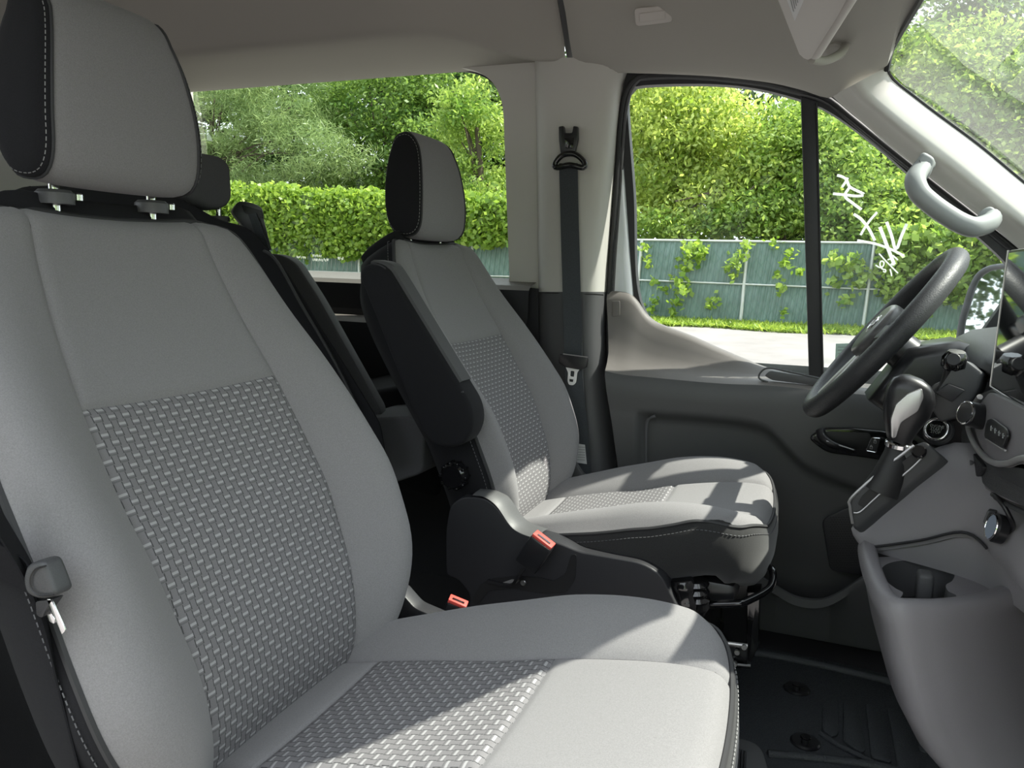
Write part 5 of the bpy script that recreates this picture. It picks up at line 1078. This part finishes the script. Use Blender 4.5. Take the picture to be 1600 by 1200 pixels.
# vines hanging over the fence
def vine(label, pts, n, size, spread, dy=-.12, mat=LF_VINE, dp=.18):
    cen = []; tone = []
    p = np.array(pts, float)
    for a, b, w in p:
        m = int(n * w * w / 210) + 40 if w > 16 else int(n * w * w / 330) + 14; q = P(a, b, y=Yf + dy); s = w / F * Yf * 1.05
        r = np.sqrt(RNG.uniform(0, 1, m)) if w > 16 else np.abs(RNG.normal(0, .62, m)); th = RNG.uniform(0, 2 * math.pi, m)
        e = np.stack([r * np.cos(th) * s, RNG.normal(0, dp, m) - .1 * (1 - r), r * np.sin(th) * s], 1); cen.append(q + e); tone.append(RNG.normal(.5, .22, m))
    o = leafobj('vine', leaves(np.vstack(cen), size, .25, .85), np.concatenate(tone), mat); o['kind'] = 'thing'; return tag(o, label, 'vine', 'vines on the fence')
vine('thick bright vine heaped over the fence seen through the rear window', [(x, y + random.uniform(-8, 8), random.uniform(26, 40)) for x in range(330, 640, 18) for y in (312 + (x - 330) * .06, 338, 362 + 8 * math.sin(x * .05))] + [(x, 398, 12) for x in (430, 452, 475, 545, 560, 585, 600)], 90, .12, 0, -.25)
vine('bright vine heap on the fence right of the driver headrest', [(x, y, random.uniform(18, 28)) for x in range(700, 850, 14) for y in (328, 348, 362)], 90, .12, 0, -.25)
vine('ragged vine trailing down the fence left of the window bar', [(1085, 385, 14), (1095, 400, 12), (1075, 402, 14), (1068, 420, 12), (1060, 440, 14), (1070, 455, 12), (1058, 470, 10), (1100, 392, 9), (1078, 388, 10)], 60, .13, 0)
vine('thin vine climbing beside the fence post', [(1168, 385, 10), (1160, 400, 12), (1150, 412, 14), (1138, 418, 10), (1145, 430, 7), (1120, 468, 9), (1110, 478, 7)], 50, .12, 0)
vine('sparse vine at the left end of the fence panel', [(1010, 390, 9), (1015, 410, 9), (1022, 440, 7), (1025, 470, 9), (1018, 482, 8), (1050, 488, 7), (1038, 452, 5)], 45, .12, 0)
vine('vine strands beside the black window bar', [(1235, 395, 10), (1228, 412, 9), (1250, 425, 10), (1215, 430, 6), (1222, 450, 6), (1226, 486, 7), (1210, 380, 8)], 45, .12, 0)
vine('dark vine mass over the fence right of the quarter glass', [(x, y, random.uniform(16, 26)) for x in range(1390, 1600, 20) for y in (375, 400, 425, 450)] + [(1330, 415, 18), (1345, 440, 16), (1300, 405, 14), (1320, 470, 12), (1430, 470, 16), (1300, 440, 10)], 55, .14, 0, -.1, LF_MID)
vine('yellow-green bush at the right end of the fence', [(1530, 530, 22), (1555, 545, 24), (1500, 560, 14), (1590, 560, 24)], 60, .15, 0, -1.0, LF_YEL)
# trees
tree('pine_tree', 'feathery pale green pine seen through the rear window, left of the deciduous trees', [(330, 190, 22, 110, 60, 1.2), (430, 150, 22.3, 90, 60, 1.2), (400, 250, 22, 120, 50, 1.2), (500, 240, 21.6, 70, 40, 1.0), (280, 260, 22, 90, 50, 1), (470, 190, 22, 60, 40, 1), (330, 120, 22.5, 90, 40, 1)], LF_PINE, .26, 190, 17, .34, .10, .2)
tree('broadleaf_tree', 'dense dark broadleaf tree behind the driver headrest', [(600, 170, 24, 90, 70, 1.5), (670, 220, 24, 80, 80, 1.5), (560, 280, 24, 80, 50, 1.2), (700, 140, 24.5, 80, 50, 1.4), (640, 300, 23.5, 90, 40, 1), (540, 150, 24.3, 60, 50, 1.2)], LF_DARK, .15, 150, 17, .38, .6)
tree('sumac_tree', 'light green tree with drooping compound leaves right of the driver headrest', [(745, 200, 20, 45, 55, .9), (755, 270, 20, 40, 45, .8), (770, 320, 20, 40, 30, .8), (730, 160, 20.2, 30, 30, .8)], LF_MID, .15, 150, 20, .27, .42, .3, droop=.4)
tree('yellow_tree', 'tall sunlit yellow-green tree filling the driver door window', [(1050, 190, 20, 80, 70, 1.3), (1130, 230, 20, 90, 70, 1.3), (1020, 270, 19.6, 60, 60, 1), (1100, 310, 19.5, 90, 50, 1), (1180, 290, 19.5, 70, 60, 1), (1010, 150, 20.3, 60, 50, 1.2), (1090, 165, 20.5, 50, 40, 1)], LF_YEL, .145, 150, 20, .30, .45, .3, droop=.35)
tree('bushy_tree', 'loose bushy tree with a dark hollow right of the yellow tree', [(1210, 230, 19.5, 55, 60, 1), (1240, 320, 19, 60, 45, .8), (1180, 340, 18.6, 80, 28, .6), (1060, 350, 18.6, 90, 22, .6), (1270, 190, 20, 45, 40, .9)], LF_MID, .13, 150, 19, .29, .5)
tree('quarter_tree', 'green and yellow tree behind the handwriting on the quarter glass', [(1310, 270, 19, 50, 60, 1), (1370, 310, 19, 60, 50, 1), (1330, 350, 18.5, 60, 30, .6), (1400, 350, 18.5, 60, 40, .8), (1300, 215, 19.4, 50, 50, 1), (1450, 340, 18.8, 60, 50, .9), (1520, 370, 18.6, 60, 40, .8)], LF_MID, .13, 150, 19, .29, .55)
tree('windshield_tree', 'tall green tree seen through the windshield', [(1480, 150, 23, 80, 60, 1.4), (1560, 110, 23, 80, 60, 1.4), (1430, 90, 23.5, 50, 40, 1.2), (1550, 200, 22.5, 90, 60, 1.2), (1640, 180, 22.5, 80, 80, 1.2), (1500, 230, 22, 90, 60, 1.2), (1600, 270, 22, 90, 50, 1)], LF_MID, .16, 140, 17, .36, .55)
tree('high_tree', 'dark high-crowned tree at the top of the windshield', [(1530, 30, 26, 70, 45, 1.5), (1600, 10, 26, 60, 50, 1.5), (1590, 80, 26, 60, 40, 1.2), (1460, 60, 26.5, 40, 40, 1.2), (1500, -40, 26, 70, 40, 1.2)], LF_DARK, .17, 130, 16, .4, .55)
bb_ = []
for x, y, w, h in ((200, 150, 150, 120), (200, 300, 160, 90), (380, 300, 160, 80), (480, 130, 170, 60), (620, 320, 170, 60), (660, 140, 120, 80), (780, 250, 100, 120), (850, 330, 120, 70), (900, 200, 100, 110)): bb_.append((x, y, 29, w, h, 1.0))
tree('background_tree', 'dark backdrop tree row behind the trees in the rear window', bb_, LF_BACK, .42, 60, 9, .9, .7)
bb_ = []
for x, y, w, h in ((980, 200, 90, 100), (980, 320, 100, 60), (1080, 300, 110, 70), (1100, 200, 70, 70), (1230, 300, 110, 80), (1340, 330, 120, 70), (1300, 240, 60, 60), (1480, 320, 130, 80), (1440, 220, 100, 70), (1600, 200, 130, 90), (1620, 340, 130, 80), (1560, 90, 80, 50)): bb_.append((x, y, 28, w, h, 1.0))
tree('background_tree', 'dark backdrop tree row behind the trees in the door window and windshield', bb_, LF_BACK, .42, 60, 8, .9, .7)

# trees round the lot beyond the frame: they keep the low sky off the windshield as in the photograph's place
def far_row(label, pts):
    t = thing('background_tree', label, 'tree', (pts[0][0], pts[0][1], -.1), 'trees round the lot')
    cen = []
    for x, y, h in pts:
        q = RNG.normal(size=(260, 3)); q /= np.linalg.norm(q, axis=1, keepdims=True); cen.append(np.array([x, y, h * .5]) + q * RNG.uniform(.4, 1, (260, 1)) * np.array([3.2, 3.2, h * .5]))
    cen = np.vstack(cen); leafobj('foliage', leaves(cen, 1.1, .3, .7), RNG.uniform(0, 1, len(cen)), LF_MID, t)
    many('trunks', [tube_vf(lin([(x, y, -.2), (x, y, h * .8)], 3), .16, 6) for x, y, h in pts], BARK, t, kind='stuff')
far_row('row of trees ahead of the van, outside the picture', [(20 + random.uniform(-2, 2), y, random.uniform(9, 12)) for y in range(-16, 19, 5)])
far_row('row of trees beyond the lot behind the camera, outside the picture', [(x, -24 + random.uniform(-2, 2), random.uniform(7, 10)) for x in range(-24, 20, 6)])
